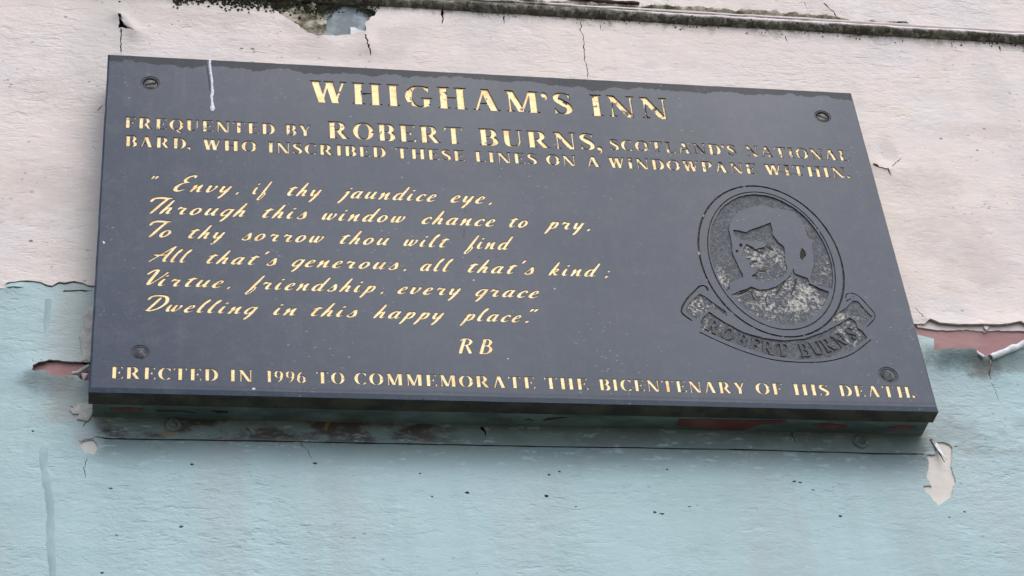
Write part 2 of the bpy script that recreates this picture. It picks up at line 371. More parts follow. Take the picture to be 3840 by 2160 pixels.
# ---- serif capitals (cap height 1)
T_, t_ = .27, .075
def B_(x0, y0, x1, y1): return [[(x0, y0), (x1, y0), (x1, y1), (x0, y1)]]
def tri(a, b, c): return [[a, b, c]]
def ser(x0, x1, y, d=.10):
    h = .05; s = 1 if y < .5 else -1
    return B_(x0 - d, min(y, y + s * h), x1 + d, max(y, y + s * h)) + tri((x0 - d * .5, y + s * h * .5), (x0 + .02, y + s * h * .5), (x0 + .02, y + s * .11)) + tri((x1 + d * .5, y + s * h * .5), (x1 - .02, y + s * h * .5), (x1 - .02, y + s * .11))
def stem(x, wd=T_, sl=.10): return B_(x, 0, x + wd, 1) + ser(x, x + wd, 0, sl) + ser(x, x + wd, 1, sl)
def bowl(cx, cy, rx, ry, a0, a1, T=T_, t=t_, n=22):
    p = []
    for i in range(n + 1):
        a = math.radians(a0 + (a1 - a0) * i / n)
        p.append((cx + rx * math.cos(a), cy + ry * math.sin(a), t + (T - t) * abs(math.cos(a)) ** 1.6))
    return quadstrip(p)
def diag(x0, y0, x1, y1, wd): return [[(x0 - wd / 2, y0), (x0 + wd / 2, y0), (x1 + wd / 2, y1), (x1 - wd / 2, y1)]]
def arm(x0, x1, y, d, tl=.20, tw=.14):
    h = .055
    return B_(x0, min(y, y + d * h), x1, max(y, y + d * h)) + tri((x1 - tw, y + d * h * .5), (x1, y + d * h * .5), (x1 + .015, y + d * tl))
CAPS = {}
CAPS['H'] = stem(.1) + stem(.75) + B_(.3, .46, .8, .53)
CAPS['I'] = stem(.1)
CAPS['E'] = B_(.1, 0, .37, 1) + B_(0, 0, .2, .05) + B_(0, .95, .2, 1) + arm(.3, .84, 1, -1, .24) + arm(.3, .88, 0, 1, .26) + B_(.3, .48, .58, .54) + tri((.50, .51), (.66, .66), (.66, .36))
CAPS['F'] = B_(.1, 0, .37, 1) + ser(.1, .37, 0) + B_(0, .95, .2, 1) + arm(.3, .82, 1, -1, .26) + B_(.3, .48, .56, .54) + tri((.48, .51), (.64, .66), (.64, .36))
CAPS['L'] = B_(.1, 0, .37, 1) + ser(.1, .37, 1) + B_(0, 0, .2, .05) + arm(.3, .84, 0, 1, .28)
CAPS['T'] = B_(.35, 0, .62, 1) + ser(.35, .62, 0) + arm(.5, .97, 1, -1, .26) + [[(1 * .97 - x, y) for x, y in f] for f in arm(.47, .97, 1, -1, .26)]
CAPS['D'] = B_(.1, 0, .37, 1) + B_(0, 0, .2, .05) + B_(0, .95, .2, 1) + B_(.3, .945, .52, 1) + B_(.3, 0, .52, .055) + bowl(.5, .5, .42, .4625, -90, 90)
CAPS['B'] = B_(.1, 0, .37, 1) + B_(0, 0, .2, .05) + B_(0, .95, .2, 1) + B_(.3, .945, .52, 1) + B_(.3, 0, .52, .055) + B_(.3, .49, .52, .55) + bowl(.5, .745, .26, .225, -90, 90, .25) + bowl(.5, .27, .31, .24, -90, 90, .27)
CAPS['P'] = stem(.1) + B_(.3, .945, .52, 1) + B_(.3, .43, .52, .49) + bowl(.5, .72, .30, .26, -90, 90, .26)
CAPS['R'] = stem(.1) + B_(.3, .945, .52, 1) + B_(.3, .46, .52, .52) + bowl(.5, .73, .28, .24, -90, 90, .26) + diag(.92, 0, .55, .5, .29) + B_(.85, 0, 1.13, .05)
CAPS['O'] = bowl(.54, .5, .42, .475, 0, 360, .26, .06, 36)
CAPS['Q'] = CAPS['O'] + stroke([(.50, .10, .08), (.62, -.04, .15), (.80, -.16, .16), (.98, -.12, .05)])
CAPS['C'] = bowl(.55, .5, .43, .475, 48, 318, .27, .06, 30) + tri((.72, .93), (.90, .97), (.90, .66)) + tri((.80, .90), (.90, .97), (.86, .70))
CAPS['G'] = CAPS['C'] + B_(.68, .05, .92, .42) + ser(.68, .92, .47 + 1e-4, .08)[:1]
CAPS['G'] = bowl(.55, .5, .43, .475, 48, 300, .27, .06, 30) + tri((.72, .93), (.90, .97), (.90, .66)) + B_(.69, .06, .93, .42) + B_(.58, .40, 1.02, .45)
CAPS['S'] = quadstrip(catmull([(.70, .80, .05), (.62, .93, .07), (.42, .97, .08), (.22, .88, .18), (.20, .70, .24), (.42, .54, .28), (.64, .38, .26), (.66, .18, .20), (.46, .035, .08), (.26, .05, .06), (.13, .20, .05)], 4)) + tri((.60, .92), (.72, .97), (.74, .68)) + tri((.10, .32), (.10, .02), (.24, .09))
CAPS['U'] = B_(.1, .30, .37, 1) + ser(.1, .37, 1) + B_(.83, .30, .90, 1) + ser(.80, .93, 1, .10) + quadstrip(catmull([(.235, .32, .27), (.27, .14, .24), (.42, .035, .10), (.58, .03, .07), (.78, .11, .07), (.865, .32, .07)], 4))
CAPS['N'] = B_(.15, 0, .22, 1) + ser(.13, .24, 0) + diag(.88, 0, .16, 1, .30) + B_(0, .95, .24, 1) + B_(.92, 0, .99, 1) + ser(.88, 1.01, 1)
CAPS['M'] = B_(.15, 0, .22, 1) + ser(.13, .24, 0) + diag(.62, .02, .20, 1, .28) + diag(.62, .02, .98, 1, .09) + B_(.96, 0, 1.23, 1) + ser(.96, 1.23, 0) + B_(0, .95, .2, 1) + B_(1.1, .95, 1.33, 1)
CAPS['W'] = diag(.46, 0, .20, 1, .29) + diag(.42, 0, .68, .98, .09) + diag(.96, 0, .72, 1, .29) + diag(.93, 0, 1.26, 1, .09) + B_(0, .95, .42, 1) + B_(.52, .95, .9, 1) + B_(1.12, .95, 1.38, 1)
CAPS['A'] = diag(.14, 0, .47, .98, .08) + diag(.84, 0, .50, 1, .30) + B_(.24, .28, .72, .34) + B_(0, 0, .28, .05) + B_(.62, 0, 1.07, .05)
CAPS['Y'] = B_(.38, 0, .65, .45) + ser(.38, .65, 0) + diag(.52, .40, .18, 1, .29) + diag(.55, .40, .88, 1, .09) + B_(0, .95, .40, 1) + B_(.74, .95, 1.02, 1)
CAPS['1'] = B_(.14, 0, .40, 1) + B_(.06, 0, .48, .04) + tri((.0, .86), (.14, .84), (.16, 1))
def six(fl):
    f = bowl(.42, .31, .28, .275, 0, 360, .22, .06, 26) + quadstrip(catmull([(.16, .30, .20), (.16, .55, .18), (.28, .80, .12), (.52, .96, .06), (.70, 1.0, .04)], 4))
    return [[(.84 - x, 1 - y) for x, y in g] for g in f] if fl else f
CAPS['6'] = six(False); CAPS['9'] = six(True)
CAPS["'"] = cap(.14, .86, .13, 9) + quadstrip([(.22, .86, .10), (.24, .72, .08), (.12, .58, .02)])
CAPS[','] = cap(.14, .12, .13, 9) + quadstrip([(.22, .12, .10), (.23, -.05, .08), (.06, -.24, .02)])
CAPS['.'] = cap(.14, .12, .13, 9)

# ---- brush script (x-height 1), drawn upright and sheared
SC = {}
SH = .48
def S(*strokes, sub=3): return [f for s in strokes for f in stroke([(x, y, w_ * 1.18 + .028) for x, y, w_ in s], sub)]
def bowl_a(r=.22): return ((.70, .80, .12), (.48, .97, .16), (.20, .80, r), (.06, .42, r + .03), (.12, .10, r), (.34, .05, .15), (.58, .35, .10), (.72, .78, .12))
SC['a'] = S(bowl_a(), ((.76, .95, .20), (.66, .45, .24), (.70, .10, .22), (.86, .06, .13), (1.02, .24, .08)))
SC['d'] = S(bowl_a(), ((.92, 1.85, .16), (.80, 1.2, .22), (.68, .45, .24), (.70, .10, .22), (.88, .06, .13), (1.04, .24, .08)))
SC['g'] = S(bowl_a(.18), ((.76, .95, .20), (.68, .35, .24), (.58, -.25, .24), (.42, -.68, .22)))
SC['c'] = S(((.66, .74, .17), (.56, .94, .15), (.34, .88, .17), (.10, .50, .25), (.14, .12, .24), (.40, .03, .17), (.70, .22, .09)))
SC['e'] = S(((.12, .42, .12), (.40, .52, .12), (.60, .74, .15), (.46, .97, .14), (.22, .78, .18), (.08, .38, .25), (.18, .08, .23), (.44, .03, .16), (.76, .24, .09)))
SC['o'] = S(((.52, .93, .14), (.26, .88, .18), (.07, .50, .24), (.14, .12, .21), (.40, .05, .17), (.68, .38, .20), (.66, .78, .17), (.50, .93, .14)), ((.66, .62, .09), (.96, .55, .07)))
SC['u'] = S(((.10, .92, .22), (.04, .40, .24), (.14, .08, .20), (.36, .16, .12), (.62, .62, .10), (.70, .94, .13)), ((.72, .95, .22), (.64, .40, .24), (.72, .08, .21), (.92, .12, .11), (1.02, .26, .07)))
SC['n'] = S(((-.06, .62, .07), (.12, .94, .17), (.13, .50, .24), (.06, .03, .20)), ((.08, .10, .10), (.34, .55, .11), (.62, .92, .15)), ((.66, .94, .20), (.60, .45, .24), (.66, .08, .22), (.84, .08, .13), (1.0, .24, .07)))
SC['v'] = S(((.00, .82, .16), (.14, .90, .20), (.10, .40, .24), (.20, .06, .20), (.46, .18, .13), (.68, .62, .15), (.66, .92, .17)), ((.66, .82, .10), (.88, .80, .07)))
SC['w'] = S(((.04, .88, .20), (.02, .40, .24), (.12, .08, .20), (.34, .18, .11), (.54, .60, .10)), ((.56, .88, .20), (.52, .40, .24), (.62, .08, .20), (.86, .22, .12), (1.02, .62, .15), (.98, .90, .16)), ((1.0, .84, .10), (1.20, .84, .07)))
SC['y'] = S(((.06, .84, .18), (.16, .90, .20), (.12, .44, .24), (.22, .12, .18), (.42, .22, .12), (.66, .62, .11)), ((.76, .92, .20), (.66, .35, .24), (.54, -.25, .24), (.38, -.68, .22)), ((.62, .10, .10), (.96, .35, .06)))
SC['i'] = S(((.12, .92, .20), (.04, .42, .25), (.14, .08, .22), (.34, .08, .13), (.52, .26, .07)), ((.14, 1.38, .20), (.20, 1.46, .18)))
SC['j'] = S(((-.10, .72, .08), (.20, .90, .22), (.12, .30, .24), (.0, -.25, .24), (-.16, -.68, .22)), ((.26, 1.32, .18), (.30, 1.40, .16)))
SC['l'] = S(((.04, .95, .07), (.34, 1.40, .10), (.40, 1.80, .15), (.22, 1.60, .17), (.10, .90, .24), (.06, .35, .25), (.18, .06, .21), (.40, .08, .12), (.56, .26, .07)))
SC['h'] = S(((.34, 1.85, .16), (.26, 1.3, .22), (.12, .5, .26), (.04, .03, .20)), ((.10, .16, .10), (.34, .68, .12), (.56, .88, .16), (.60, .60, .22), (.56, .22, .22), (.68, .05, .17), (.92, .24, .07)))
SC['k'] = S(((.34, 1.85, .16), (.26, 1.3, .22), (.12, .5, .26), (.04, .03, .20)), ((.14, .40, .10), (.40, .86, .13), (.62, .86, .17), (.56, .58, .15), (.26, .46, .13)), ((.30, .46, .14), (.50, .18, .21), (.70, .05, .16), (.92, .22, .07)))
SC['p'] = S(((-.04, .66, .07), (.18, .96, .18), (.10, .40, .23), (.02, -.20, .23), (-.10, -.68, .18)), ((.10, .22, .10), (.40, .88, .13), (.62, .84, .18), (.64, .44, .22), (.42, .06, .16), (.16, .12, .09)), ((.46, .10, .10), (.86, .26, .06)))
SC['r'] = S(((-.02, .70, .16), (.10, .98, .20), (.18, .84, .16), (.44, .86, .15), (.56, .80, .20), (.46, .42, .24), (.52, .08, .21), (.72, .07, .13), (.90, .24, .07)))
SC['s'] = S(((-.10, .12, .07), (.16, .48, .09), (.40, 1.0, .15)), ((.40, .98, .20), (.52, .62, .22), (.60, .28, .22), (.42, .04, .17), (.16, .04, .15), (.02, .16, .12)), ((.56, .14, .10), (.82, .20, .06)))
SC['t'] = S(((.22, 1.22, .20), (.12, .80, .25), (.04, .38, .25), (.14, .07, .21), (.36, .08, .13), (.54, .26, .07)), ((-.16, .98, .13), (.10, 1.08, .20), (.44, 1.14, .21)))
SC['f'] = S(((.48, 1.85, .14), (.40, 1.4, .20), (.24, .6, .25), (.12, -.05, .22), (-.06, -.56, .18), (.02, -.76, .14), (.26, -.58, .12), (.46, -.05, .12), (.42, .22, .12), (.20, .18, .08)), ((.30, .20, .08), (.60, .34, .06)))
SC['E'] = S(((1.06, 1.92, .14), (1.02, 2.16, .20), (.62, 2.10, .20), (.34, 1.72, .25), (.42, 1.36, .19), (.84, 1.26, .13)), ((.78, 1.27, .12), (.30, 1.08, .18), (-.02, .62, .28), (.06, .16, .27), (.42, .02, .20), (.90, .30, .10)))
SC['T'] = S(((-.62, 1.62, .22), (-.58, 1.98, .24), (-.10, 2.14, .26), (.56, 2.10, .24), (.94, 2.14, .16)), ((.66, 2.06, .22), (.42, 1.3, .26), (.26, .6, .28), (.12, .02, .20)))
SC['A'] = S(((-.72, .02, .18), (-.40, .46, .14), (.10, 1.1, .14), (.62, 1.80, .15), (.92, 2.14, .16)), ((.92, 2.14, .20), (.76, 1.3, .26), (.62, .5, .28), (.72, .10, .22), (.98, .14, .10)), ((-.62, .92, .16), (-.30, .86, .20), (.20, .92, .17), (.72, .98, .12)))
SC['V'] = S(((-.60, 1.58, .20), (-.36, 2.02, .22), (.00, 2.12, .24), (.04, 1.5, .26), (.02, .7, .28), (.12, .12, .22), (.42, .50, .13), (.80, 1.3, .14), (.98, 1.86, .18)))
SC['D'] = S(((-.62, 1.60, .18), (-.50, 2.02, .22), (.10, 2.16, .20), (.80, 1.98, .22), (1.14, 1.30, .26), (.92, .52, .22), (.36, .08, .20), (-.10, .10, .16), (.08, .24, .13)), ((.34, 1.84, .20), (.22, 1.2, .25), (.10, .55, .25), (.02, .14, .18)))
SC['R'] = S(((.22, 1.9, .20), (.10, 1.0, .24), (.02, .05, .24)), ((-.12, 1.72, .12), (.10, 1.95, .15), (.56, 1.98, .14), (.86, 1.66, .24), (.70, 1.22, .17), (.20, 1.06, .13)), ((.50, 1.10, .16), (.74, .55, .25), (.96, .06, .24)), ((-.12, .03, .08), (.20, .03, .08)))
SC['B'] = S(((.26, 1.95, .20), (.14, 1.0, .24), (.06, .05, .24)), ((-.04, 1.9, .10), (.56, 1.98, .14), (.84, 1.66, .24), (.66, 1.16, .16), (.20, 1.08, .12)), ((.46, 1.10, .12), (.86, .92, .20), (.92, .45, .25), (.60, .06, .16), (-.06, .04, .12)))
SC["'"] = S(((.16, 1.86, .22), (.06, 1.55, .14)))
SC['"'] = S(((.16, 1.86, .22), (.08, 1.56, .14)), ((.52, 1.86, .22), (.44, 1.56, .14)))
SC[','] = S(((.14, .10, .22), (.06, -.10, .16)))
SC['.'] = S(((.10, .14, .22), (.08, .04, .22)))
SC[';'] = S(((.14, .10, .22), (.06, -.10, .16)), ((.14, .84, .20), (.13, .78, .20)))
for k in SC: SC[k] = [[((x * 1.25 if k in 'RB' else x) + y * (SH * .45 if k in 'RB' else SH), y) for x, y in f] for f in SC[k]]

GL = {}
def glyph(style, ch):
    """cached: (verts, tris, boundary edges, xmin, xmax, mesh)"""
    key = (style, ch)
    if key not in GL:
        faces = (CAPS if style == 'c' else SC)[ch]
        V, F, Bd = union(faces)
        xs = [v[0] for v in V]
        n = len(V)
        # V-shaped cut: floor at depth 1, sides run up to the face
        vs = [(x, 1.0, z) for x, z in V]; fs = [tuple(f) for f in F]; mi = [0] * len(fs)
        top = {}
        for a, b in Bd:
            for v in (a, b):
                if v not in top: top[v] = len(vs); vs.append((V[v][0], 0.0, V[v][1]))
            fs.append((a, b, top[b], top[a])); mi.append(1)
        me = mesh(('capital_letter_' if style == 'c' else 'script_letter_') + 'shape', vs, fs, mi)
        me.materials.append(M['gold']); me.materials.append(M['cut'])
        GL[key] = (V, F, Bd, min(xs), max(xs), me)
    return GL[key]

# ------------------------------------------------------------------ the inscription: line, words with the extent of their ink in the photograph
Z1 = zone(1100, 250, 1.7173); ZB = zone(420, 400, 2.342); ZC = zone(1400, 430, 2.576); ZD = zone(2200, 470, 2.342)
P5 = zone(500, 620, 2.576); P6 = zone(1400, 640, 2.576); P7 = zone(500, 900, 2.576); P8 = zone(1300, 980, 2.576)
LINES = [
 ('c', 'name of the inn', [(1330, 388.6), (2235, 435)], 1.0, [("WHIGHAM'S", (1164, 380), (2151, 430)), ("INN", (2221, 434), (2512, 449))], 79, .0015),
 ('c', 'second', [(475, 474.7), (996, 502.9), (2291, 565), (3150, 600.5)], 0, [("FREQUENTED", (467.8, 474), (1031.4, 505)), ("BY", (1071, 507), (1167, 495)),
    ("SCOTLAND'S", (2291.8, 565), (2763.6, 583)), ("NATIONAL", (2801, 584), (3186, 601))], 40, .0010),
 ('c', 'second big', [(1231, 515.5), (1799.8, 544.1), (1998, 553.5)], 0, [("ROBERT", (1231, 515), (1737.7, 520)), ("BURNS,", (1799.8, 544), (2260, 566))], 62.5, .0012),
 ('c', 'third', [(469, 544.3), (1005, 571.6), (2052, 621.4), (3172, 665)], 0, [("BARD,", (469, 544), (714, 560)), ("WHO", (759.4, 530), (962, 567)), ("INSCRIBED", (1005, 571), (1448, 593)),
    ("THESE", (1485.4, 585), (1745.5, 608)), ("LINES", (1784, 610), (2016, 619)), ("ON", (2052, 621), (2162, 620)), ("A", (2202.8, 628), (2254, 629)),
    ("WINDOWPANE", (2280, 600), (2840, 651)), ("WITHIN.", (2866, 625), (3190, 665))], 39.5, .0010),
 ('c', 'last', [(416, 1416), (863, 1426), (1330, 1440), (2250, 1464), (3153, 1488)], 0, [("ERECTED", (416, 1416), (817.7, 1424)), ("IN", (862.5, 1426), (948, 1428)), ("1996", (999, 1432), (1147.7, 1430)),
    ("TO", (1187, 1425), (1293, 1430)), ("COMMEMORATE", (1330, 1440), (2009, 1458)), ("THE", (2043, 1440), (2208, 1462)), ("BICENTENARY", (2250, 1464), (2795, 1450)),
    ("OF", (2839, 1480), (2936, 1460)), ("HIS", (2981, 1484), (3114, 1486)), ("DEATH.", (3153, 1488), (3434, 1490))], 44, .0006),
]
def sc_line(base, words): LINES.append(('s', 'verse', base, 0, words, 27, .0006))
sc_line([(740.7, 715.1), (1381, 745), (1702.8, 759.6)], [('"', *P5([(170, 130), (250, 108)])), ('Envy', *P5([(385, 235), (957, 195)])), (',', *P5([(985, 262), (1022, 245)])), ('if', *P5([(1150, 250), (1345, 165)])),
    ('thy', *P5([(1485, 250), (1822, 215)])), ('jaundice', P5([(1965, 350)])[0], P6([(615, 275)])[0]), ('eye', *P6([(745, 290), (1085, 285)])), (',', *P6([(1112, 318), (1150, 300)]))])
sc_line([(740.7, 800.9), (1594, 841.9)], [('Through', *P5([(158, 345), (1108, 465)])), ('this', *P5([(1245, 480), (1680, 480)])), ('window', P5([(1818, 480)])[0], P6([(327, 450)])[0]),
    ('chance', *P6([(465, 500), (1183, 500)])), ('to', *P6([(1312, 530), (1505, 500)])), ('pry', *P6([(1648, 590), (2035, 495)])), (',', *P6([(2060, 572), (2098, 556)]))])
sc_line([(633.9, 885.1), (1439.4, 919.7), (1834.8, 935)], [('To', *P5([(150, 570), (380, 650)])), ('thy', *P5([(530, 680), (890, 640)])), ('sorrow', *P5([(1035, 690), (1858, 690)])), ('thou', *P5([(1995, 750), (2478, 755)])),
    ('wilt', *P6([(290, 700), (737, 660)])), ('find', *P6([(872, 790), (1355, 650)]))])
sc_line([(655, 978.8), (1163.8, 999.4), (2160.9, 1036.7)], [('All', *P7([(145, 195), (575, 85)])), ("that's", *P7([(705, 200), (1390, 215)])), ('generous', P7([(1520, 280)])[0], P6([(248, 945)])[0]), (',', *P6([(288, 965), (322, 945)])),
    ('all', *P6([(450, 940), (780, 850)])), ("that's", *P6([(912, 970), (1560, 990)])), ('kind', *P6([(1690, 1000), (2197, 905)])), (';', *P6([(2235, 1030), (2288, 965)]))])
sc_line([(764, 1072.7), (1128.9, 1087.1), (1905.6, 1115.9)], [('Virtue', *P7([(128, 345), (875, 440)])), (',', *P7([(902, 458), (938, 440)])), ('friendship', *P7([(1075, 520), (2348, 480)])), (',', *P7([(2383, 510), (2420, 492)])),
    ('every', *P8([(490, 300), (1105, 245)])), ('grace', *P8([(1240, 395), (1865, 335)]))])
sc_line([(709.6, 1167.9), (1082, 1178.7), (1897.8, 1209)], [('Dwelling', *P7([(115, 580), (1208, 650)])), ('in', *P7([(1350, 700), (1582, 700)])), ('this', *P7([(1715, 730), (2168, 720)])), ('happy', P7([(2315, 740)])[0], P8([(945, 495)])[0]),
    ('place', *P8([(1088, 605), (1695, 575)])), ('.', *P8([(1722, 590), (1760, 560)])), ('"', *P8([(1768, 500), (1855, 460)]))])
sc_line([(1719, 1323.6), (1849, 1325)], [('R', *P8([(1080, 885), (1228, 870)])), ('B', *P8([(1280, 885), (1418, 860)]))])

plaque = empty('commemorative_plaque', (0, 0, -PH / 2))
tag(plaque, 'dark grey slate plaque with gold engraved inscription and round portrait, fixed to the painted wall', 'plaque')
HOLES_V, HOLES_E = [], []
def add_hole(V, E):
    k = len(HOLES_V); HOLES_V.extend(V); HOLES_E.extend((a + k, b + k) for a, b in E)
def img_height(px, py, h):       # plaque height of h photograph pixels at that point
    a = hit(px, py); b = hit(px, py - h); return b[1] - a[1]
XH = None
for style, nm, base, _, words, hpx, depth in LINES:
    zs = [hit(*b)[1] for b in base]; z0 = sum(zs) / len(zs)
    H = img_height(*base[len(base) // 2], hpx)
    if style == 's': H *= 1.0
    gap = .21 if style == 'c' else .24
    for txt, pl, pr in words:
        xl, xr = hit(*pl)[0], hit(*pr)[0]
        cur = 0; items = []
        for ch in txt:
            g = glyph(style, ch)
            gp = gap * (.45 if style == 'c' and ch in ",.'" else 1)
            if style == 's':
                lo = min(v[0] - v[1] * SH for v in g[0]); hi = max(v[0] - v[1] * SH for v in g[0])
                items.append((ch, cur - lo)); cur += hi - lo + gap
                if ch in 'TV': cur -= .45
                if ch in "'": cur += .15
            else:
                if items: cur += gp
                items.append((ch, cur - g[3])); cur += g[4] - g[3]
        mn = min(o + glyph(style, c)[3] for c, o in items); mx = max(o + glyph(style, c)[4] for c, o in items)
        sx = (xr - xl) / (mx - mn)
        sx_l = sx
        for c, o in items:
            V, F, Bd, g0, g1, me = glyph(style, c)
            ox = xl + (o - mn) * sx
            name = 'letter' if c.isalnum() else 'punctuation_mark'
            ob = link(name, me, plaque)
            ob.location = (ox, 0, z0 + PH / 2); ob.scale = (sx, depth, H)
            add_hole([(ox + v[0] * sx, z0 + v[1] * H) for v in V], Bd)

# ------------------------------------------------------------------ emblem
ZE = zone(2500, 650, 1.9318); ZF = zone(2600, 700, 3.22)
def ellipse_fit(L, R, T, Bm):
    cx = (L[0] + R[0]) / 2; cz = (T[1] + Bm[1]) / 2
    return cx, cz, (R[0] - L[0]) / 2, (T[1] - Bm[1]) / 2
eo = onp(ZE([(220, 500), (1275, 680), (620, 92), (880, 1185)])); ei = onp(ZE([(283, 480), (1218, 690), (640, 135), (880, 1133)]))
EO = ellipse_fit(*eo); EI = ellipse_fit(*ei)
def ell(E_, k=1.0, n=96, a0=0, a1=360):
    return [(E_[0] + E_[2] * k * math.cos(math.radians(a0 + (a1 - a0) * i / n)), E_[1] + E_[3] * k * math.sin(math.radians(a0 + (a1 - a0) * i / n))) for i in range(n + (0 if a1 - a0 == 360 else 1))]
print('emblem ellipses', EO, EI)
def jag(pts, step=.003, amp=.0005, seed=0, closed=True):
    """resample a closed outline and roughen it"""
    out = []; n = len(pts)
    for i in range(n if closed else n - 1):
        a = pts[i]; b = pts[(i + 1) % n]; l = math.hypot(b[0] - a[0], b[1] - a[1]); k = max(1, int(l / step))
        for j in range(k):
            t = j / k; x = a[0] + (b[0] - a[0]) * t; z = a[1] + (b[1] - a[1]) * t
            out.append((x + amp * noise.noise(Vector((x * 300, z * 300, seed))) * 2, z + amp * noise.noise(Vector((x * 300, z * 300, seed + 9))) * 2))
    if not closed: out.append(pts[-1])
    return out
def loop_edges(n): return [(i, (i + 1) % n) for i in range(n)]
def recess(name, outline, depth, mats, parent=plaque, relief=0.0, spacing=.004):
    """cut a sunk field into the face: floor, side walls"""
    ol = [(x, z) for x, z in outline]; n = len(ol)
    add_hole(ol, loop_edges(n))
    V2 = [Vector(p) for p in ol]
    V, Ed, F, ov, oe, of = delaunay_2d_cdt(V2, [], [list(range(n))] if area(ol) > 0 else [list(range(n))[::-1]], 1, 1e-7)
    vs = [(v[0], depth, v[1]) for v in V]; fs = [tuple(f) for f in F]; mi = [0] * len(fs)
    k = len(vs)
    for x, z in ol: vs += [(x, 0, z), (x, depth, z)]
    for i in range(n):
        j = (i + 1) % n; fs.append((k + 2 * i, k + 2 * j, k + 2 * j + 1, k + 2 * i + 1)); mi.append(1)
    o = link(name, mesh(name, vs, fs, mi), None, mats); return child(o, parent)
def area(p): return sum(p[i][0] * p[(i + 1) % len(p)][1] - p[(i + 1) % len(p)][0] * p[i][1] for i in range(len(p))) / 2
def groove(name, path, wd, depth, mats, parent=plaque, closed=False):
    """an engraved line of width wd along a path"""
    n = len(path)
    if closed:
        path = path + [path[0]]
    st = quadstrip([(x, z, wd * (1 + .35 * noise.noise(Vector((x * 200, z * 200, 1))))) for x, z in path])
    V, F, Bd = union(st, 1e-6)
    add_hole(V, Bd)
    vs = [(x, depth, z) for x, z in V]; fs = list(F); mi = [0] * len(fs)
    k = len(vs); vs += [(x, 0, z) for x, z in V]
    for a, b in Bd: fs.append((a, b, b + k, a + k)); mi.append(1)
    o = link(name, mesh(name, vs, fs, mi), None, mats); return child(o, parent)
PG = (M['pit'], M['groove'])
groove('portrait_border_line', ell(EO, 1, 110), .0023, .0011, (M['groove'], M['groove']), closed=True)
groove('portrait_border_line', ell(EI, 1, 110), .0015, .0009, (M['groove'], M['groove']), closed=True)
def ell_ang(E_, p): return math.degrees(math.atan2((p[1] - E_[1]) / E_[3], (p[0] - E_[0]) / E_[2])) % 360
# background field: from the left shoulder over the hair to the right shoulder
inner = onp(ZF([(440, 1240), (430, 1165), (520, 1130), (605, 1090), (600, 1060), (560, 990), (520, 900), (475, 800), (470, 700), (450, 600), (430, 520), (445, 430), (500, 340), (620, 268), (740, 232), (850, 222), (960, 255), (1090, 275), (1220, 305), (1300, 400),
    (1345, 500), (1375, 600), (1445, 670), (1435, 760), (1450, 850), (1455, 950), (1428, 1030), (1415, 1110), (1455, 1165), (1560, 1205), (1660, 1225)]))
KI = .965
aL = ell_ang(EI, inner[0]); aR = ell_ang(EI, inner[-1])
if aR > 180: aR -= 360
outer = ell(EI, KI, 70, aR, aL)
bgl = inner + outer
recess('portrait_background', jag(bgl, .003, .0004, 1), .0016, PG)
face_l = onp(ZF([(485, 520), (560, 530), (640, 548), (720, 505), (800, 485), (870, 455), (935, 430), (955, 520), (960, 585), (1040, 680), (1095, 720), (1110, 800), (1105, 900), (1130, 970), (1120, 1050), (1060, 1100), (960, 1130), (860, 1155), (770, 1120),
    (700, 1080), (745, 1045), (780, 1010), (700, 970), (680, 930), (725, 890), (640, 870), (590, 830), (600, 760), (640, 690), (700, 720), (760, 760), (790, 740), (860, 730), (880, 690), (820, 665), (700, 655), (560, 640), (480, 570)]))
recess('portrait_face', jag(face_l, .002, .0004, 2), .0016, PG)
for e in ([(1310, 735), (1350, 780), (1362, 830), (1320, 885), (1285, 860), (1290, 790)], [(550, 690), (585, 685), (595, 715), (565, 735)], [(510, 765), (545, 765), (540, 795), (512, 790)]):
    recess('portrait_mark', onp(ZF(e)), .0012, (M['groove'], M['groove']))
coat_top = onp(ZF([(455, 1310), (560, 1255), (650, 1232), (700, 1205), (800, 1243), (900, 1238), (1000, 1203), (1110, 1128), (1175, 1060), (1208, 985), (1228, 1045), (1300, 1075), (1385, 1105), (1400, 1165), (1520, 1222), (1640, 1265)]))
a1 = ell_ang(EI, coat_top[0]); a2 = ell_ang(EI, coat_top[-1])
if a2 > 360 - 1e-6 or a2 < a1: a2 += 360 if a2 < a1 else 0
coat = [tuple(p) for p in coat_top] + [p for p in reversed(ell(EI, .93, 60, a1, a2))]
recess('portrait_coat', jag(coat, .003, .0004, 3), .0016, PG)
def mark(pts, wd, mat, y=.0014):
    p = [(*q_, wd * (.6 + .5 * math.sin(math.pi * i / max(1, len(pts) - 1)))) for i, q_ in enumerate(onp(ZF(pts)))]
    return ('portrait_line', p, mat, y)
MARKS = [mark([(650, 680), (700, 695), (745, 730), (770, 755)], .0045, 'bare'), mark([(885, 715), (935, 735), (970, 760)], .0030, 'bare'), mark([(775, 770), (820, 785), (840, 775)], .0022, 'bare'), mark([(700, 885), (740, 893), (775, 900)], .0028, 'bare'),
    mark([(770, 995), (820, 1008), (880, 1000)], .0026, 'bare'), mark([(715, 1075), (755, 1062), (775, 1068)], .0020, 'bare'), mark([(600, 850), (640, 862), (690, 860)], .0022, 'bare'), mark([(1120, 1130), (1060, 1200), (1000, 1290)], .0016, 'bare'), mark([(700, 1250), (730, 1330), (800, 1400)], .0016, 'bare'),
    mark([(1250, 1090), (1230, 1180), (1180, 1300)], .0018, 'bare'), mark([(900, 1290), (880, 1360), (900, 1440)], .0014, 'bare'), mark([(690, 1225), (620, 1260), (540, 1290)], .0022, 'bare')]
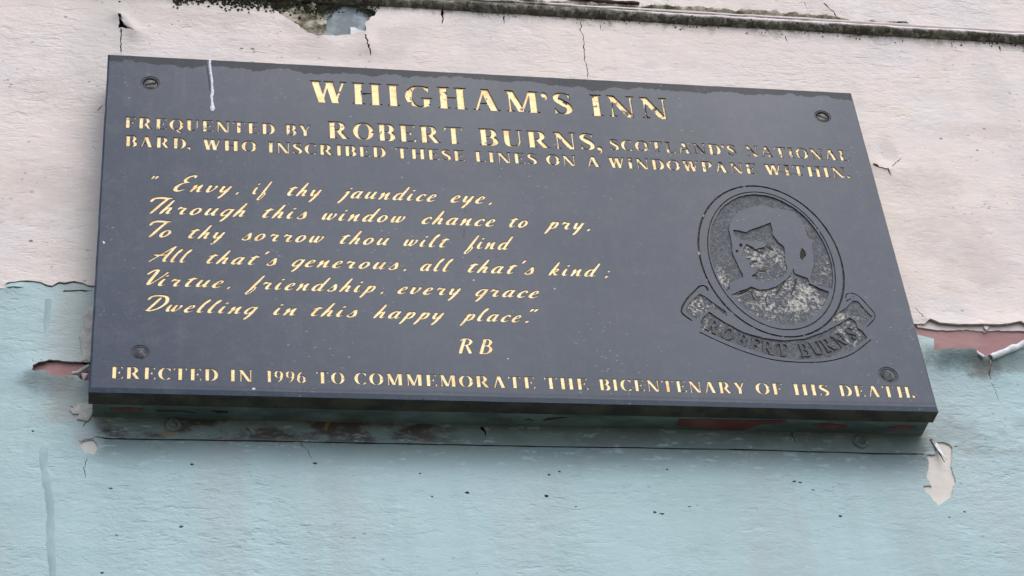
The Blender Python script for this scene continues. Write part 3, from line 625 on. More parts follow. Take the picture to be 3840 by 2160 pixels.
# the scroll below it
ban = onp(ZE([(310, 1003), (420, 1078), (560, 1150), (700, 1192), (850, 1210), (1000, 1197), (1130, 1152), (1250, 1090), (1325, 1045), (1368, 1072), (1385, 1120), (1418, 1140), (1455, 1190), (1330, 1285), (1160, 1338), (950, 1350), (750, 1318), (540, 1252), (370, 1183), (240, 1125), (238, 1095), (262, 1042)]))
banner = recess('scroll_panel', jag(ban, .003, .0003, 4), .0014, PG)
recess('scroll_fold', jag(onp(ZE([(240, 872), (165, 935), (140, 985), (150, 1012), (222, 1062), (250, 1025), (305, 985), (330, 975), (390, 1000), (440, 1035), (430, 1000), (330, 930), (285, 895)])), .003, .0003, 5), .0012, PG)
recess('scroll_fold', jag(onp(ZE([(1350, 920), (1385, 925), (1490, 1040), (1420, 1115), (1400, 1080), (1370, 1050), (1330, 1030), (1220, 1085), (1195, 1075), (1200, 1045), (1300, 970)])), .003, .0003, 6), .0012, PG)
GG = (M['groove'], M['groove'])
def zl(p): return [tuple(q) for q in catmull(onp(ZE(p)), 4)]
groove('scroll_outline', zl([(238, 1150), (370, 1213), (540, 1284), (750, 1346), (950, 1368), (1160, 1362), (1340, 1310), (1480, 1205)]), .0014, .0009, GG)
groove('scroll_outline', zl([(185, 1068), (118, 1020), (108, 985), (140, 920), (200, 855), (240, 818), (280, 818), (300, 850)]), .0022, .0009, GG)
groove('scroll_outline', zl([(1300, 905), (1300, 880), (1330, 868), (1385, 885), (1450, 950), (1510, 1035), (1450, 1112)]), .0013, .0009, GG)
groove('scroll_outline', zl([(1300, 925), (1350, 900), (1345, 890)]), .0012, .0009, GG)
# raised lettering on the scroll, standing on its sunk floor
RB = [('R', 338, 1108), ('O', 442, 1160), ('B', 545, 1208), ('E', 640, 1240), ('R', 735, 1262), ('T', 838, 1278), ('B', 1000, 1278), ('U', 1088, 1262), ('R', 1172, 1238), ('N', 1255, 1203), ('S', 1342, 1155)]
cpts = onp(ZE([(a, b) for _, a, b in RB]))
for i, (ch, a, b) in enumerate(RB):
    p0 = cpts[max(i - 1, 0)]; p1 = cpts[min(i + 1, len(RB) - 1)]
    an = math.atan2(p1[1] - p0[1], p1[0] - p0[0])
    V, F, Bd, g0, g1, me0 = glyph('c', ch)
    hgt = .0175; wx = .0122
    cx = (g0 + g1) / 2; vs = []; ca, sa = math.cos(an), math.sin(an)
    V2 = [((x - cx) * wx, (y - .5) * hgt) for x, y in V]
    V2 = [(cpts[i][0] + x * ca - y * sa, cpts[i][1] + x * sa + y * ca) for x, y in V2]
    vs = [(x, .0001, z) for x, z in V2] + [(x, .0014, z) for x, z in V2]; n = len(V2)
    fs = [tuple(f) for f in F] + [(p, q, q + n, p + n) for p, q in Bd]
    o = link('raised_letter', mesh('raised_letter', vs, fs), None, (M['island'],)); child(o, plaque); o.parent = banner; o.matrix_parent_inverse = banner.matrix_world.inverted()

# ------------------------------------------------------------------ fixing screws of the plaque
def disc_pts(cx, cz, r, n=36): return [(cx + r * math.cos(2 * math.pi * i / n), cz + r * math.sin(2 * math.pi * i / n)) for i in range(n)]
SCREW_LABEL = ['dark slotted screw sunk in the top left corner', 'slotted screw sunk in the top right corner', 'crusted screw in the bottom left corner', 'crusted screw in the bottom right corner']
for i, (px, py, r, mt) in enumerate([(564, 312, .0112, 'screw'), (3085, 437, .0105, 'screw'), (525, 1322, .0100, 'scab'), (3331, 1406, .0112, 'scab')]):
    cx, cz = hit(px, py); n = 36
    ol = disc_pts(cx, cz, r); add_hole(ol, loop_edges(n))
    vs = []; fs = []
    d1 = .0006; rings = [(r, 0), (r * .96, d1), (r * .80, d1), (r * .74, .0022 if mt == 'screw' else .001)]
    for rr, y in rings: vs += [(x, y, z) for x, z in disc_pts(cx, cz, rr)]
    for k in range(len(rings) - 1):
        for j in range(n): fs.append((k * n + j, k * n + (j + 1) % n, (k + 1) * n + (j + 1) % n, (k + 1) * n + j))
    child(link('screw_hole', mesh('screw_hole', vs, fs, smooth=False), None, (M['island'],)), plaque)
    # screw head: dished disc with a slot
    vs = []; fs = []; yb = rings[-1][1]
    prof = [(.76, yb + .0006), (.66, yb - .0004), (.50, yb - .0010), (.25, yb - .0013)]
    for rr, y in prof: vs += [(x, y + .0005 * noise.noise(Vector((x * 400, z * 400, i))), z) for x, z in disc_pts(cx, cz, r * rr)]
    for k in range(len(prof) - 1):
        for j in range(n): fs.append((k * n + j, k * n + (j + 1) % n, (k + 1) * n + (j + 1) % n, (k + 1) * n + j))
    vs.append((cx, prof[-1][1] - .0001, cz)); c_ = len(vs) - 1
    for j in range(n): fs.append(((len(prof) - 1) * n + j, (len(prof) - 1) * n + (j + 1) % n, c_))
    sc_ = child(link('screw', mesh('screw', vs, fs, smooth=True), None, (M[mt],)), plaque); sc_['label'] = SCREW_LABEL[i]
    if mt == 'screw':
        an = [.25, -.5][i]; ca, sa = math.cos(an), math.sin(an); hw, hl, y0 = r * .09, r * .55, yb - .0016
        p = [(cx + a * ca - b * sa, cz + a * sa + b * ca) for a, b in ((-hl, -hw), (hl, -hw), (hl, hw), (-hl, hw))]
        v = [(x, y0, z) for x, z in p] + [(x, yb, z) for x, z in p]
        child(link('screw_slot', mesh('screw_slot', v, [(0, 1, 2, 3), (0, 4, 5, 1), (1, 5, 6, 2), (2, 6, 7, 3), (3, 7, 4, 0)]), None, (M['bare'],)), sc_)

# ------------------------------------------------------------------ the slab: bevelled box whose face is cut by every letter
def cut_face(outer, HV, HE, eps=1e-6):
    n = len(outer)
    V2 = [Vector(p) for p in outer] + [Vector(p) for p in HV]
    E2 = loop_edges(n) + [(a + n, b + n) for a, b in HE]
    V, Ed, F, ov, oe, of = delaunay_2d_cdt(V2, E2, [], 0, eps)
    con = set()
    for e, o in zip(Ed, oe):
        if o: con.add((min(e), max(e)))
    ef = {}
    for i, f in enumerate(F):
        for k in range(len(f)):
            a, b = f[k], f[(k + 1) % len(f)]; ef.setdefault((min(a, b), max(a, b)), []).append(i)
    par = [None] * len(F); stack = []
    for e, fl in ef.items():
        if len(fl) == 1:
            i = fl[0]
            if par[i] is None: par[i] = 1 if e in con else 0; stack.append(i)
    while stack:
        i = stack.pop(); f = F[i]
        for k in range(len(f)):
            a, b = f[k], f[(k + 1) % len(f)]; e = (min(a, b), max(a, b))
            for j in ef[e]:
                if par[j] is None: par[j] = par[i] ^ (1 if e in con else 0); stack.append(j)
    return V, [F[i] for i in range(len(F)) if par[i] == 1], con
bv = .0022
X0, X1, ZL, ZH = -PW / 2, PW / 2, -PH / 2, PH / 2
def rectloop(x0, x1, z0, z1, k=90, m=50):
    return [(x0 + (x1 - x0) * i / k, z0) for i in range(k)] + [(x1, z0 + (z1 - z0) * i / m) for i in range(m)] + [(x1 + (x0 - x1) * i / k, z1) for i in range(k)] + [(x0, z1 + (z0 - z1) * i / m) for i in range(m)]
def nick(x, z, sd):
    a = noise.noise(Vector((x * 45, z * 45, sd))); return (.0003 * a + .0016 * max(0, noise.noise(Vector((x * 130, z * 130, sd + 5))) - .42))
outer = [(x * (1 - nick(x, z, 1) / .45), z * (1 - nick(x, z, 2) / .24)) for x, z in rectloop(X0 + bv, X1 - bv, ZL + .0055, ZH - bv)]
rim = [(x * (1 - nick(x, z, 1) / .5), z * (1 - nick(x, z, 2) / .26)) for x, z in rectloop(X0, X1, ZL, ZH)]; back_ = rectloop(X0, X1, ZL, ZH)
t1 = time.time()
V, F, con = cut_face(outer, HOLES_V, HOLES_E)
print('face cut', len(HOLES_V), 'hole verts ->', len(F), 'faces', round(time.time() - t1, 1), 's')
vs = [(v[0], 0, v[1]) for v in V]; fs = [tuple(f) for f in F]; mi = [0] * len(fs)
k = len(vs)
N_ = len(outer)
vs += [(x, 0, z) for x, z in outer] + [(x, .0012 if z < ZL + .001 else bv, z) for x, z in rim] + [(x, SLAB, z) for x, z in back_]
for i in range(N_):
    j = (i + 1) % N_
    fs.append((k + i, k + N_ + i, k + N_ + j, k + j)); mi.append(0)
    fs.append((k + N_ + i, k + 2 * N_ + i, k + 2 * N_ + j, k + N_ + j)); mi.append(1 if i < 90 else 0)
fs.append(tuple(range(k + 2 * N_, k + 3 * N_))); mi.append(1)
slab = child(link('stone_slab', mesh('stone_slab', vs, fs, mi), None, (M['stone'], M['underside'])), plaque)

# dried dropping and the streak beside it, lying on the face
def base_wave(x, z):
    return .0016 * noise.noise(Vector((x * 5, z * 9, 3))) + .0008 * noise.noise(Vector((x * 14, z * 34, 8)))
def ribbon(name, path, mat, y0, thick, parent, wave=False):
    st = [(x, z, wd) for x, z, wd in path]; st = catmull(st, 4)
    vs = []; fs = []; n = len(st); m = 5
    for i, (x, z, wd) in enumerate(st):
        a = st[max(i - 1, 0)]; b = st[min(i + 1, n - 1)]; dx, dz = b[0] - a[0], b[1] - a[1]; l = math.hypot(dx, dz) or 1
        for k in range(m):
            t = k / (m - 1) * 2 - 1; wv = wd / 2 * (1 + .45 * noise.noise(Vector((x * 420, z * 420, t * .6))))
            xx, zz = x - dz / l * wv * t, z + dx / l * wv * t
            vs.append((xx, y0 + (base_wave(xx, zz) if wave else 0) - thick * (1 - abs(t) ** (8 if wave else 2)), zz))
    for i in range(n - 1):
        for k in range(m - 1): fs.append((i * m + k, i * m + k + 1, (i + 1) * m + k + 1, (i + 1) * m + k))
    return child(link(name, mesh(name, vs, fs, smooth=True), None, (mat,)), parent)
ZS = zone(400, 200, 4.293)
def wpath(z, pts, y=0.0): return [(*hit(*z([(a, b)])[0], y), wd) for a, b, wd in pts]
dp = ribbon('dried_dropping', wpath(ZS, [(1658, 100, .0026), (1668, 250, .0028), (1690, 400, .0026), (1700, 540, .0022), (1702, 640, .0034), (1690, 700, .0030), (1698, 800, .0024), (1706, 860, .0050), (1708, 905, .0042), (1706, 930, .0015)]), M['drop'], -.0001, .0005, plaque)
ribbon('wet_streak', wpath(ZS, [(1615, 110, .0022), (1625, 230, .0026), (1648, 370, .0032), (1665, 480, .0036), (1668, 580, .0024), (1672, 610, .0010)]), M['film'], -.0001, .0002, plaque)
ribbon('dried_dropping', [(*hit(386, 905), .0012), (*hit(388, 908), .0022), (*hit(391, 914), .0018)], M['drop'], -.0001, .0003, plaque)
for nm_, p_, mt_, y_ in MARKS: ribbon(nm_, p_, M[mt_], y_, .0002, plaque)
for pts_ in ([(1742, 858), (1739, 892)], [(1745, 782), (1744, 800)], [(800, 890), (798, 915)], [(2900, 640), (3010, 655)], [(1210, 560), (1236, 590)]):
    ribbon('scratch', [(*hit(a_, b_), .0009) for a_, b_ in pts_], M['island'], -.00008, .00012, plaque)
# pale flecks
def blob(name, cx, y, cz, r, mat, parent, seed=0, flat=.4, n=9):
    vs = [(cx, y - r * flat, cz)]; fs = []
    for i in range(n):
        a = 2 * math.pi * i / n; rr = r * (1 + .45 * noise.noise(Vector((math.cos(a) * 2, math.sin(a) * 2, seed))))
        vs.append((cx + rr * .6 * math.cos(a), y - r * flat * .8, cz + rr * .6 * math.sin(a)))
    for i in range(n):
        a = 2 * math.pi * i / n; rr = r * (1 + .45 * noise.noise(Vector((math.cos(a) * 2, math.sin(a) * 2, seed))))
        vs.append((cx + rr * math.cos(a), y, cz + rr * math.sin(a)))
    for i in range(n):
        j = (i + 1) % n; fs.append((0, 1 + i, 1 + j)); fs.append((1 + i, 1 + n + i, 1 + n + j, 1 + j))
    return child(link(name, mesh(name, vs, fs, smooth=True), None, (mat,)), parent)
for i, (px, py, r, mt) in enumerate([(952, 1459, .0018, 'drop'), (1588, 1498, .0016, 'bare'), (1776, 1051, .0011, 'drop'), (2080, 1083, .0010, 'drop'), (1905, 1345, .0010, 'drop')]):
    cx, cz = hit(px, py); blob('speck', cx, 0, cz, r, M[mt], plaque, i)

# ------------------------------------------------------------------ backing board between slab and wall
bb = empty('backing_board', (0, WALL, -PH / 2 + .002))
tag(bb, 'grimy teal painted board behind the slate plaque, its underside flaking to dark maroon', 'board')
BZ = -PH / 2 + .0012
v, f = box((X0 + .004, X1 - .004), (SLAB + .0012, WALL + .004), (BZ, PH / 2 - .004))
child(link('board', mesh('board', v, f), None, (M['teal'],)), bb)
ZU = zone(2400, 1450, 1.9815); ZV = zone(1400, 1450, 2.1467); ZT = zone(250, 1420, 2.0608)
def under_patch(pts, mt='darkmaroon', dz=.0008, name='bare_patch'):
    p = [hitz(a, b, BZ) for a, b in pts]; p = [(x, min(max(y, SLAB + .0015), WALL - .001)) for x, y in p]
    n = len(p); vs = [(x, y, BZ - dz) for x, y in p] + [(x, y, BZ) for x, y in p]
    fs = [tuple(range(n))] + [(i, (i + 1) % n, (i + 1) % n + n, i + n) for i in range(n)]
    child(link(name, mesh(name, vs, fs), None, (M[mt],)), bb)
under_patch(ZT([(335, 225), (345, 243), (440, 247), (560, 245), (590, 230), (500, 222)]))
under_patch(ZT([(1120, 245), (1170, 262), (1245, 262), (1250, 250)]), 'bare')
under_patch(ZT([(690, 240), (900, 246), (1000, 262), (900, 250), (700, 250)]), 'bare')
under_patch(ZU([(290, 240), (275, 285), (470, 298), (620, 320), (760, 318), (840, 300), (900, 275), (1100, 262), (1080, 250)]))
under_patch(ZU([(1270, 275), (1350, 300), (1430, 312), (1515, 310), (1540, 285), (1400, 272)]))
under_patch(ZU([(1830, 300), (1910, 312), (2040, 308), (2050, 295), (1950, 288)]))
under_patch(ZV([(1365, 272), (1440, 262), (1560, 246), (1480, 246), (1400, 252)]), 'bare')
under_patch(ZV([(1215, 268), (1250, 255), (1292, 272), (1250, 262)]), 'bare')

# ------------------------------------------------------------------ the wall
wall = empty('painted_wall', (0, WALL, -.7))
tag(wall, 'old wall painted pinkish white above and pale blue below, paint cracked and peeling', 'wall')
WX0, WX1, WZ0, WZ1 = -1.25, 1.15, -.95, .85
DY = WALL
# lines where a coat has come away and stands off the wall: (polyline in wall coordinates, lift, reach, below?)
ZR = zone(3400, 1150, 3.6227); ZQ = zone(0, 1000, 2.898); ZY = zone(3350, 1500, 2.196); ZX = zone(0, 1500, 2.195); ZA = zone(200, 0, 3.22); ZG = zone(900, 0, 2.576); ZH3 = zone(1900, 0, 2.576); ZH4 = zone(2840, 0, 2.576)
W = lambda z, pts: onp(z(pts), DY)
def seg_d(p, a, b):
    ax, az = a; bx, bz = b; dx, dz = bx - ax, bz - az; l2 = dx * dx + dz * dz or 1
    t = max(0, min(1, ((p[0] - ax) * dx + (p[1] - az) * dz) / l2)); qx, qz = ax + dx * t, az + dz * t
    return math.hypot(p[0] - qx, p[1] - qz)
def lift_fn(lines):
    def f(x, z):
        s = 0
        for pl, A, L in lines:
            xs = [p[0] for p in pl]; zs_ = [p[1] for p in pl]
            if x < min(xs) - 4 * L or x > max(xs) + 4 * L or z < min(zs_) - 4 * L or z > max(zs_) + 4 * L: continue
            d = min(seg_d((x, z), pl[i], pl[i + 1]) for i in range(len(pl) - 1))
            s = max(s, A * math.exp(-(d / L) ** 1.3))
        return s
    return f
def base_wave(x, z):
    return .0016 * noise.noise(Vector((x * 5, z * 9, 3))) + .0008 * noise.noise(Vector((x * 14, z * 34, 8)))
def sheet(name, outline, holes, mat, y0, lift, fine, parent, skirt=.0022, spacing=.014):
    """a coat of paint: undulating surface with cut-outs, its broken edges have thickness"""
    HV, HE = [], []
    for h in holes:
        if isinstance(h, tuple): V_, E_ = h
        else: V_, E_ = h, loop_edges(len(h))
        k = len(HV); HV += V_; HE += [(a + k, b + k) for a, b in E_]
    pts = []
    xs = [p[0] for p in outline]; zs_ = [p[1] for p in outline]
    x = min(xs) + spacing * .5
    while x < max(xs):
        z = min(zs_) + spacing * .5
        while z < max(zs_):
            pts.append((x + random.uniform(-.2, .2) * spacing, z + random.uniform(-.2, .2) * spacing)); z += spacing
        x += spacing
    for (a0, b0, a1, b1, sp) in fine:
        x = a0
        while x < a1:
            z = b0
            while z < b1: pts.append((x + random.uniform(-.2, .2) * sp, z + random.uniform(-.2, .2) * sp)); z += sp
            x += sp
    V, F, con = cut_face(outline, HV + pts, HE)
    vs = [(v[0], y0 + base_wave(v[0], v[1]) - lift(v[0], v[1]), v[1]) for v in V]
    fs = [tuple(f) for f in F]
    cnt = {}
    for f in F:
        for i in range(len(f)):
            a, b = f[i], f[(i + 1) % len(f)]; cnt.setdefault((min(a, b), max(a, b)), []).append((a, b))
    bd = [e[0] for e in cnt.values() if len(e) == 1]
    sm = [True] * len(fs)
    back = {}
    for a, b in bd:
        for q in (a, b):
            if q not in back:
                back[q] = len(vs); vs.append((vs[q][0], vs[q][1] + skirt, vs[q][2]))
        # own copies so that the edge stays crisp
        k = len(vs); vs += [vs[a], vs[b]]
        fs.append((k, k + 1, back[b], back[a])); sm.append(False)
    me = mesh(name, vs, fs); me.polygons.foreach_set('use_smooth', sm)
    # orient the face towards the viewer
    o = link(name, me, None, (mat,)); return child(o, parent)
def crackshape(pts, wd, seed=0, step=.003):
    p = jag(pts, step, .0011, seed, closed=False); n = len(p)
    st = quadstrip([(x, z, max(.0003, wd * (.55 + .9 * abs(noise.noise(Vector((x * 260, z * 260, seed)))) * 1.6) * min(1, (n - 1 - i) / 3 + .25))) for i, (x, z) in enumerate(p)])
    V, F, Bd = union(st, 1e-6); return (V, Bd)

# boundary between the two colours: left, (hidden behind the plaque), right
leftb = W(ZQ, [(0, 243), (60, 240), (85, 225), (40, 208), (90, 172), (160, 165), (300, 160), (440, 172), (510, 200), (560, 210), (640, 175), (700, 180), (800, 165), (900, 185), (950, 205), (1000, 215)])
rb_w = W(ZR, [(-300, 150), (100, 240), (240, 232), (300, 190), (330, 190), (450, 238), (700, 256), (1030, 264), (1220, 262), (1400, 252), (1480, 240), (1520, 216), (1600, 265)])
rb_o = W(ZR, [(-300, 230), (150, 268), (310, 300), (540, 317), (820, 305), (960, 322), (1040, 322), (1065, 352), (1100, 320), (1300, 322), (1600, 322)])
rb_b = W(ZR, [(-300, 350), (165, 390), (260, 425), (350, 460)]) + onp(ZR([(385, 575)]), DY - .009) + onp(ZR([(600, 575), (720, 582), (860, 570), (920, 576)]), DY - .014) + onp(ZR([(1050, 690), (1082, 712)]), DY - .006) + onp(ZR([(1130, 690), (1250, 640), (1600, 488)]), DY - .011)
def smoothx(l): return l
line_w = [(WX0, leftb[0][1])] + leftb + [(-.42, leftb[-1][1]), (.30, rb_w[0][1])] + rb_w + [(.75, rb_w[-1][1] - .004), (WX1, rb_w[-1][1])]
line_b = [(WX0, leftb[0][1] - .0012)] + [(x, z - .0012) for x, z in leftb] + [(-.42, leftb[-1][1]), (.30, rb_b[0][1])] + rb_b + [(.70, rb_b[-1][1] + .03), (.78, rb_w[-1][1] - .002), (WX1, rb_w[-1][1] - .002)]
line_w = jag(line_w, .006, .0009, 21, closed=False); line_b = jag(line_b, .006, .0009, 22, closed=False)
# --- white coat
wh_out = line_w + [(WX1, WZ1), (WX0, WZ1)]
peel = W(ZG, [(330, -60), (345, 100), (450, 190), (600, 290), (720, 350), (790, 352), (900, 345), (1060, 333), (1210, 325), (1218, 235), (1290, 165), (1312, 122), (1200, 62), (1130, 40), (1120, -60)])
peel = jag(peel, .004, .0012, 31)
holes_w = [peel, jag(W(ZA, [(780, 195), (815, 205), (845, 300), (900, 345), (985, 400), (870, 362), (835, 345), (785, 345), (800, 290)]), .003, .0004, 33)]
holes_w += [crackshape(W(ZA, [(823, 362), (818, 430), (822, 480), (812, 560), (818, 660)]), .0016, 1),
    crackshape(W(ZG, [(1212, 350), (1225, 420), (1248, 490), (1258, 548)]), .0026, 2),
    crackshape(W(ZH3, [(712, 225), (725, 265), (708, 300), (735, 340), (748, 420), (745, 480), (758, 590), (785, 690), (780, 765)]), .0013, 3),
    crackshape(W(ZG, [(1955, 100), (1953, 190), (1950, 240)]), .0026, 4), crackshape(W(ZG, [(2548, 160), (2550, 235)]), .0016, 5),
    crackshape(W(ZH3, [(905, 245), (905, 300)]), .0018, 6), crackshape(W(ZH4, [(270, 350), (292, 425)]), .0018, 7), crackshape(W(ZH4, [(1875, 410), (1882, 462)]), .0016, 8),
    crackshape(W(ZH4, [(2340, 450), (2355, 505)]), .0022, 9),
    crackshape(W(ZH4, [(648, 30), (690, 80), (740, 115), (770, 185)]), .0024, 10), crackshape(W(ZH4, [(460, 20), (470, 70), (490, 95)]), .0011, 11),
    crackshape(W(zone(3200, 400, 1.61), [(118, 355), (150, 375), (205, 385), (225, 420)]), .0030, 12), crackshape(W(zone(3200, 400, 1.61), [(232, 368), (262, 335), (296, 308)]), .0012, 13),
    crackshape(W(zone(3200, 400, 1.61), [(372, 1212), (410, 1258), (440, 1292)]), .0012, 14),
    crackshape(W(zone(0, 300, 1.61), [(560, 365), (600, 372)]), .0012, 15), crackshape(W(zone(0, 300, 1.61), [(562, 395), (580, 425)]), .0012, 16), crackshape(W(zone(0, 300, 1.61), [(585, 185), (625, 150)]), .0016, 17)]
lift_w = lift_fn([(W(ZA, [(790, 200), (850, 230), (985, 400)]), .006, .010), (rb_w[4:], .0040, .014), (W(ZG, [(1250, 190), (1218, 300), (1245, 480)]), .0040, .016), (W(ZG, [(450, 190), (600, 290), (780, 350)]), .003, .012), (W(ZG, [(1650, 200), (1450, 300)]), .004, .028),
    (W(zone(3200, 400, 1.61), [(118, 350), (205, 380), (280, 388)]), .004, .009), (leftb[3:], .0015, .010)])
fw = [(*W(ZA, [(700, 520)])[0], *W(ZA, [(1100, 100)])[0], .004), (*W(ZG, [(300, 560)])[0], *W(ZG, [(1500, 60)])[0], .005), (.38, rb_w[5][1] - .01, .66, rb_w[5][1] + .05, .005)]
white = sheet('white_paint_coat', wh_out, holes_w, M['white'], DY, lift_w, fw, wall, spacing=.013)
print('white', round(time.time() - T0, 1))
# --- blue coat
bl_out = [(WX0, WZ0), (WX1, WZ0)] + line_b[::-1]
tear_low = [(345, 1115), (390, 1130), (470, 1125), (520, 1160), (620, 1190), (700, 1190), (800, 1182), (850, 1190), (905, 1250), (965, 1225), (1010, 1215)]
tear = W(ZQ, [(365, 1105), (415, 1062), (500, 1045), (540, 1022), (650, 1030), (760, 1048), (860, 1045), (1010, 1045)]) + onp(ZQ(tear_low), DY - .0085)[::-1]
tear = jag(tear, .003, .0006, 41)
creamR = jag(W(ZY, [(352, 345), (395, 338), (440, 350), (490, 390), (485, 470), (478, 540), (490, 590), (505, 620), (520, 670), (500, 700), (480, 790), (420, 840), (372, 865), (335, 830), (300, 780), (265, 750), (245, 700), (320, 705), (300, 660), (275, 640), (280, 580), (300, 500), (275, 450), (345, 440)]), .003, .0010, 42)
creamL = jag(W(ZX, [(655, 352), (700, 330), (770, 322), (808, 378), (785, 445), (700, 432), (668, 388)]), .003, .0008, 43)
grooveL = W(ZX, [(795, 296), (860, 314), (1250, 320), (1650, 326), (2195, 338)]); grooveR = W(ZY, [(-900, 415), (-500, 432), (-100, 436), (140, 440), (262, 441)])
zg = sum(p[1] for p in grooveL[1:] + grooveR[1:]) / (len(grooveL) + len(grooveR) - 2)
print('groove z', zg, [round(p[1], 4) for p in grooveL + grooveR])
gpath = [(grooveL[0][0], zg + .0015)] + [(grooveL[1][0] + (grooveR[-1][0] - .002 - grooveL[1][0]) * i / 60, zg) for i in range(61)]
gst = quadstrip([(x, z + .0004 * noise.noise(Vector((x * 30, 1, 1))), .0017 * (1 + .5 * noise.noise(Vector((x * 90, 0, 0))))) for x, z in gpath]); gV, gF, gB = union(gst, 1e-6)
holes_b = [tear, creamR, creamL, (gV, gB), crackshape(W(ZX, [(648, 345), (700, 325), (760, 312), (788, 298)]), .0016, 50), crackshape(W(ZX, [(738, 160), (705, 190), (682, 222)]), .0018, 51),
    crackshape(W(ZX, [(718, 470), (695, 560), (705, 640)]), .0007, 52), crackshape(W(ZT, [(1395, 375), (1420, 410), (1440, 455)]), .0016, 53), crackshape(W(ZT, [(1800, 490), (1860, 560), (1900, 625)]), .0006, 54),
    crackshape(W(ZR, [(1095, 760), (1120, 850), (1105, 930), (1140, 1000)]), .0020, 55), crackshape(W(ZR, [(1150, 1050), (1200, 1120), (1250, 1280)]), .0008, 56),
    crackshape(W(ZQ, [(60, 243), (150, 236), (258, 236)]), .0026, 57), crackshape(W(ZQ, [(690, 268), (800, 262), (900, 260), (1005, 265)]), .0032, 58), crackshape(W(ZY, [(308, 318), (335, 380), (352, 415)]), .0030, 59),
    crackshape(W(ZQ, [(340, 1030), (380, 1050), (405, 1052)]), .0010, 60), crackshape(W(ZV, [(860, 320), (900, 360), (905, 395)]), .0050, 61), crackshape(W(ZU, [(1095, 330), (1130, 350), (1160, 420)]), .0018, 62)]
# small chips knocked out of the blue coat
for i, (px, py, r) in enumerate([(295, 1130, .0), (123, 1617, .0022), (417, 1831, .0022), (437, 2006, .0026), (720, 1740, .0028), (680, 1975, .0030), (2060, 1778, .0026), (2050, 1860, .0036), (2098, 1768, .0020), (1180, 1736, .0032), (1752, 1847, .0032), (2500, 1762, .0020),
        (2980, 1805, .0030), (3000, 1808, .0026), (3050, 1836, .0022), (2455, 1922, .0026), (2585, 1900, .0022), (3617, 1920, .0030), (2482, 1926, .0028), (3150, 1935, .0030), (3560, 1940, .0018), (2160, 1900, .0018), (1620, 1862, .0022), (382, 2147, .0024), (3584, 1672, .0022), (1575, 1775, .0016)]):
    if r: cx, cz = hit(px, py, DY); holes_b.append([(cx + r * .5 * (1 + .5 * noise.noise(Vector((k * .77 + .3, i * 1.37 + .2, 0))) * 2) * math.cos(k * math.pi / 4) * 1.5, cz + r * .42 * (1 + .5 * noise.noise(Vector((k * .77 + .3, i * 1.37 + .2, 5.4))) * 2) * math.sin(k * math.pi / 4)) for k in range(8)])
tl = onp(ZQ(tear_low[1:-2]), DY - .0085)
lift_b = lift_fn([(tl, .0085, .018), (rb_b[5:9], .0150, .020), (rb_b[11:], .0120, .014), (W(ZQ, [(400, 1055), (540, 1015), (950, 1040)]), .0016, .008), (W(ZQ, [(60, 240), (250, 232)]), .002, .006)])
fb = [(*W(ZQ, [(250, 1420)])[0], *W(ZQ, [(1000, 980)])[0], .0045), (*W(ZR, [(120, 1100)])[0], *W(ZR, [(1700, 380)])[0], .0045)]
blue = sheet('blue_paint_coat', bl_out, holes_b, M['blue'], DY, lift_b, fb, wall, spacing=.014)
print('blue', round(time.time() - T0, 1))
# --- what lies under the coats
def plate(name, pts, mat, y, parent=wall, amp=.0006, wav=True):
    p = jag(pts, .004, amp, 77); n = len(p)
    V, Ed, F, ov, oe, of = delaunay_2d_cdt([Vector(q) for q in p], [], [list(range(n))] if area(p) > 0 else [list(range(n))[::-1]], 1, 1e-7)
    vs = [(v[0], y + (base_wave(v[0], v[1]) if wav else 0), v[1]) for v in V]; k = len(vs)
    vs += [(a, y + (base_wave(a, b) if wav else 0), b) for a, b in p] + [(a, y + .002, b) for a, b in p]
    fs = [tuple(f) for f in F] + [(k + i, k + (i + 1) % n, k + n + (i + 1) % n, k + n + i) for i in range(n)]
    return child(link(name, mesh(name, vs, fs), None, (mat,)), parent)
v, f = box((WX0, WX1), (DY + .0065, DY + .05), (WZ0, WZ1))
child(link('bare_backing', mesh('bare_backing', v, f), None, (M['bare'],)), wall)
mar = [(.36, rb_b[0][1] - .03)] + [(x, z - .03) for x, z in rb_b[4:]] + [(.80, rb_w[-1][1] - .02), (.80, rb_w[-1][1] + .02), (.36, rb_w[0][1] + .02)]
plate('maroon_undercoat', mar, M['maroon'], DY + .0026)
plate('maroon_undercoat', W(ZQ, [(300, 1090), (380, 1050), (520, 1026), (640, 1020), (770, 1030), (900, 1050), (1000, 1070), (1000, 1260), (700, 1290), (480, 1260)]), M['maroon'], DY + .0016)
ow = rb_o[1:] + [(.80, rb_o[-1][1]), (.80, rb_w[-1][1] + .012)] + [(x, z + .012) for x, z in rb_w[::-1][:-1]]
plate('old_white_coat', ow, M['oldwhite'], DY + .0008)
plate('cream_undercoat', [(x, z) for x, z in W(ZY, [(200, 300), (560, 300), (560, 900), (200, 900)])], M['cream'], DY + .0018)
plate('cream_undercoat', [(x, z) for x, z in W(ZX, [(620, 300), (850, 300), (850, 480), (620, 480)])], M['cream'], DY + .0018)
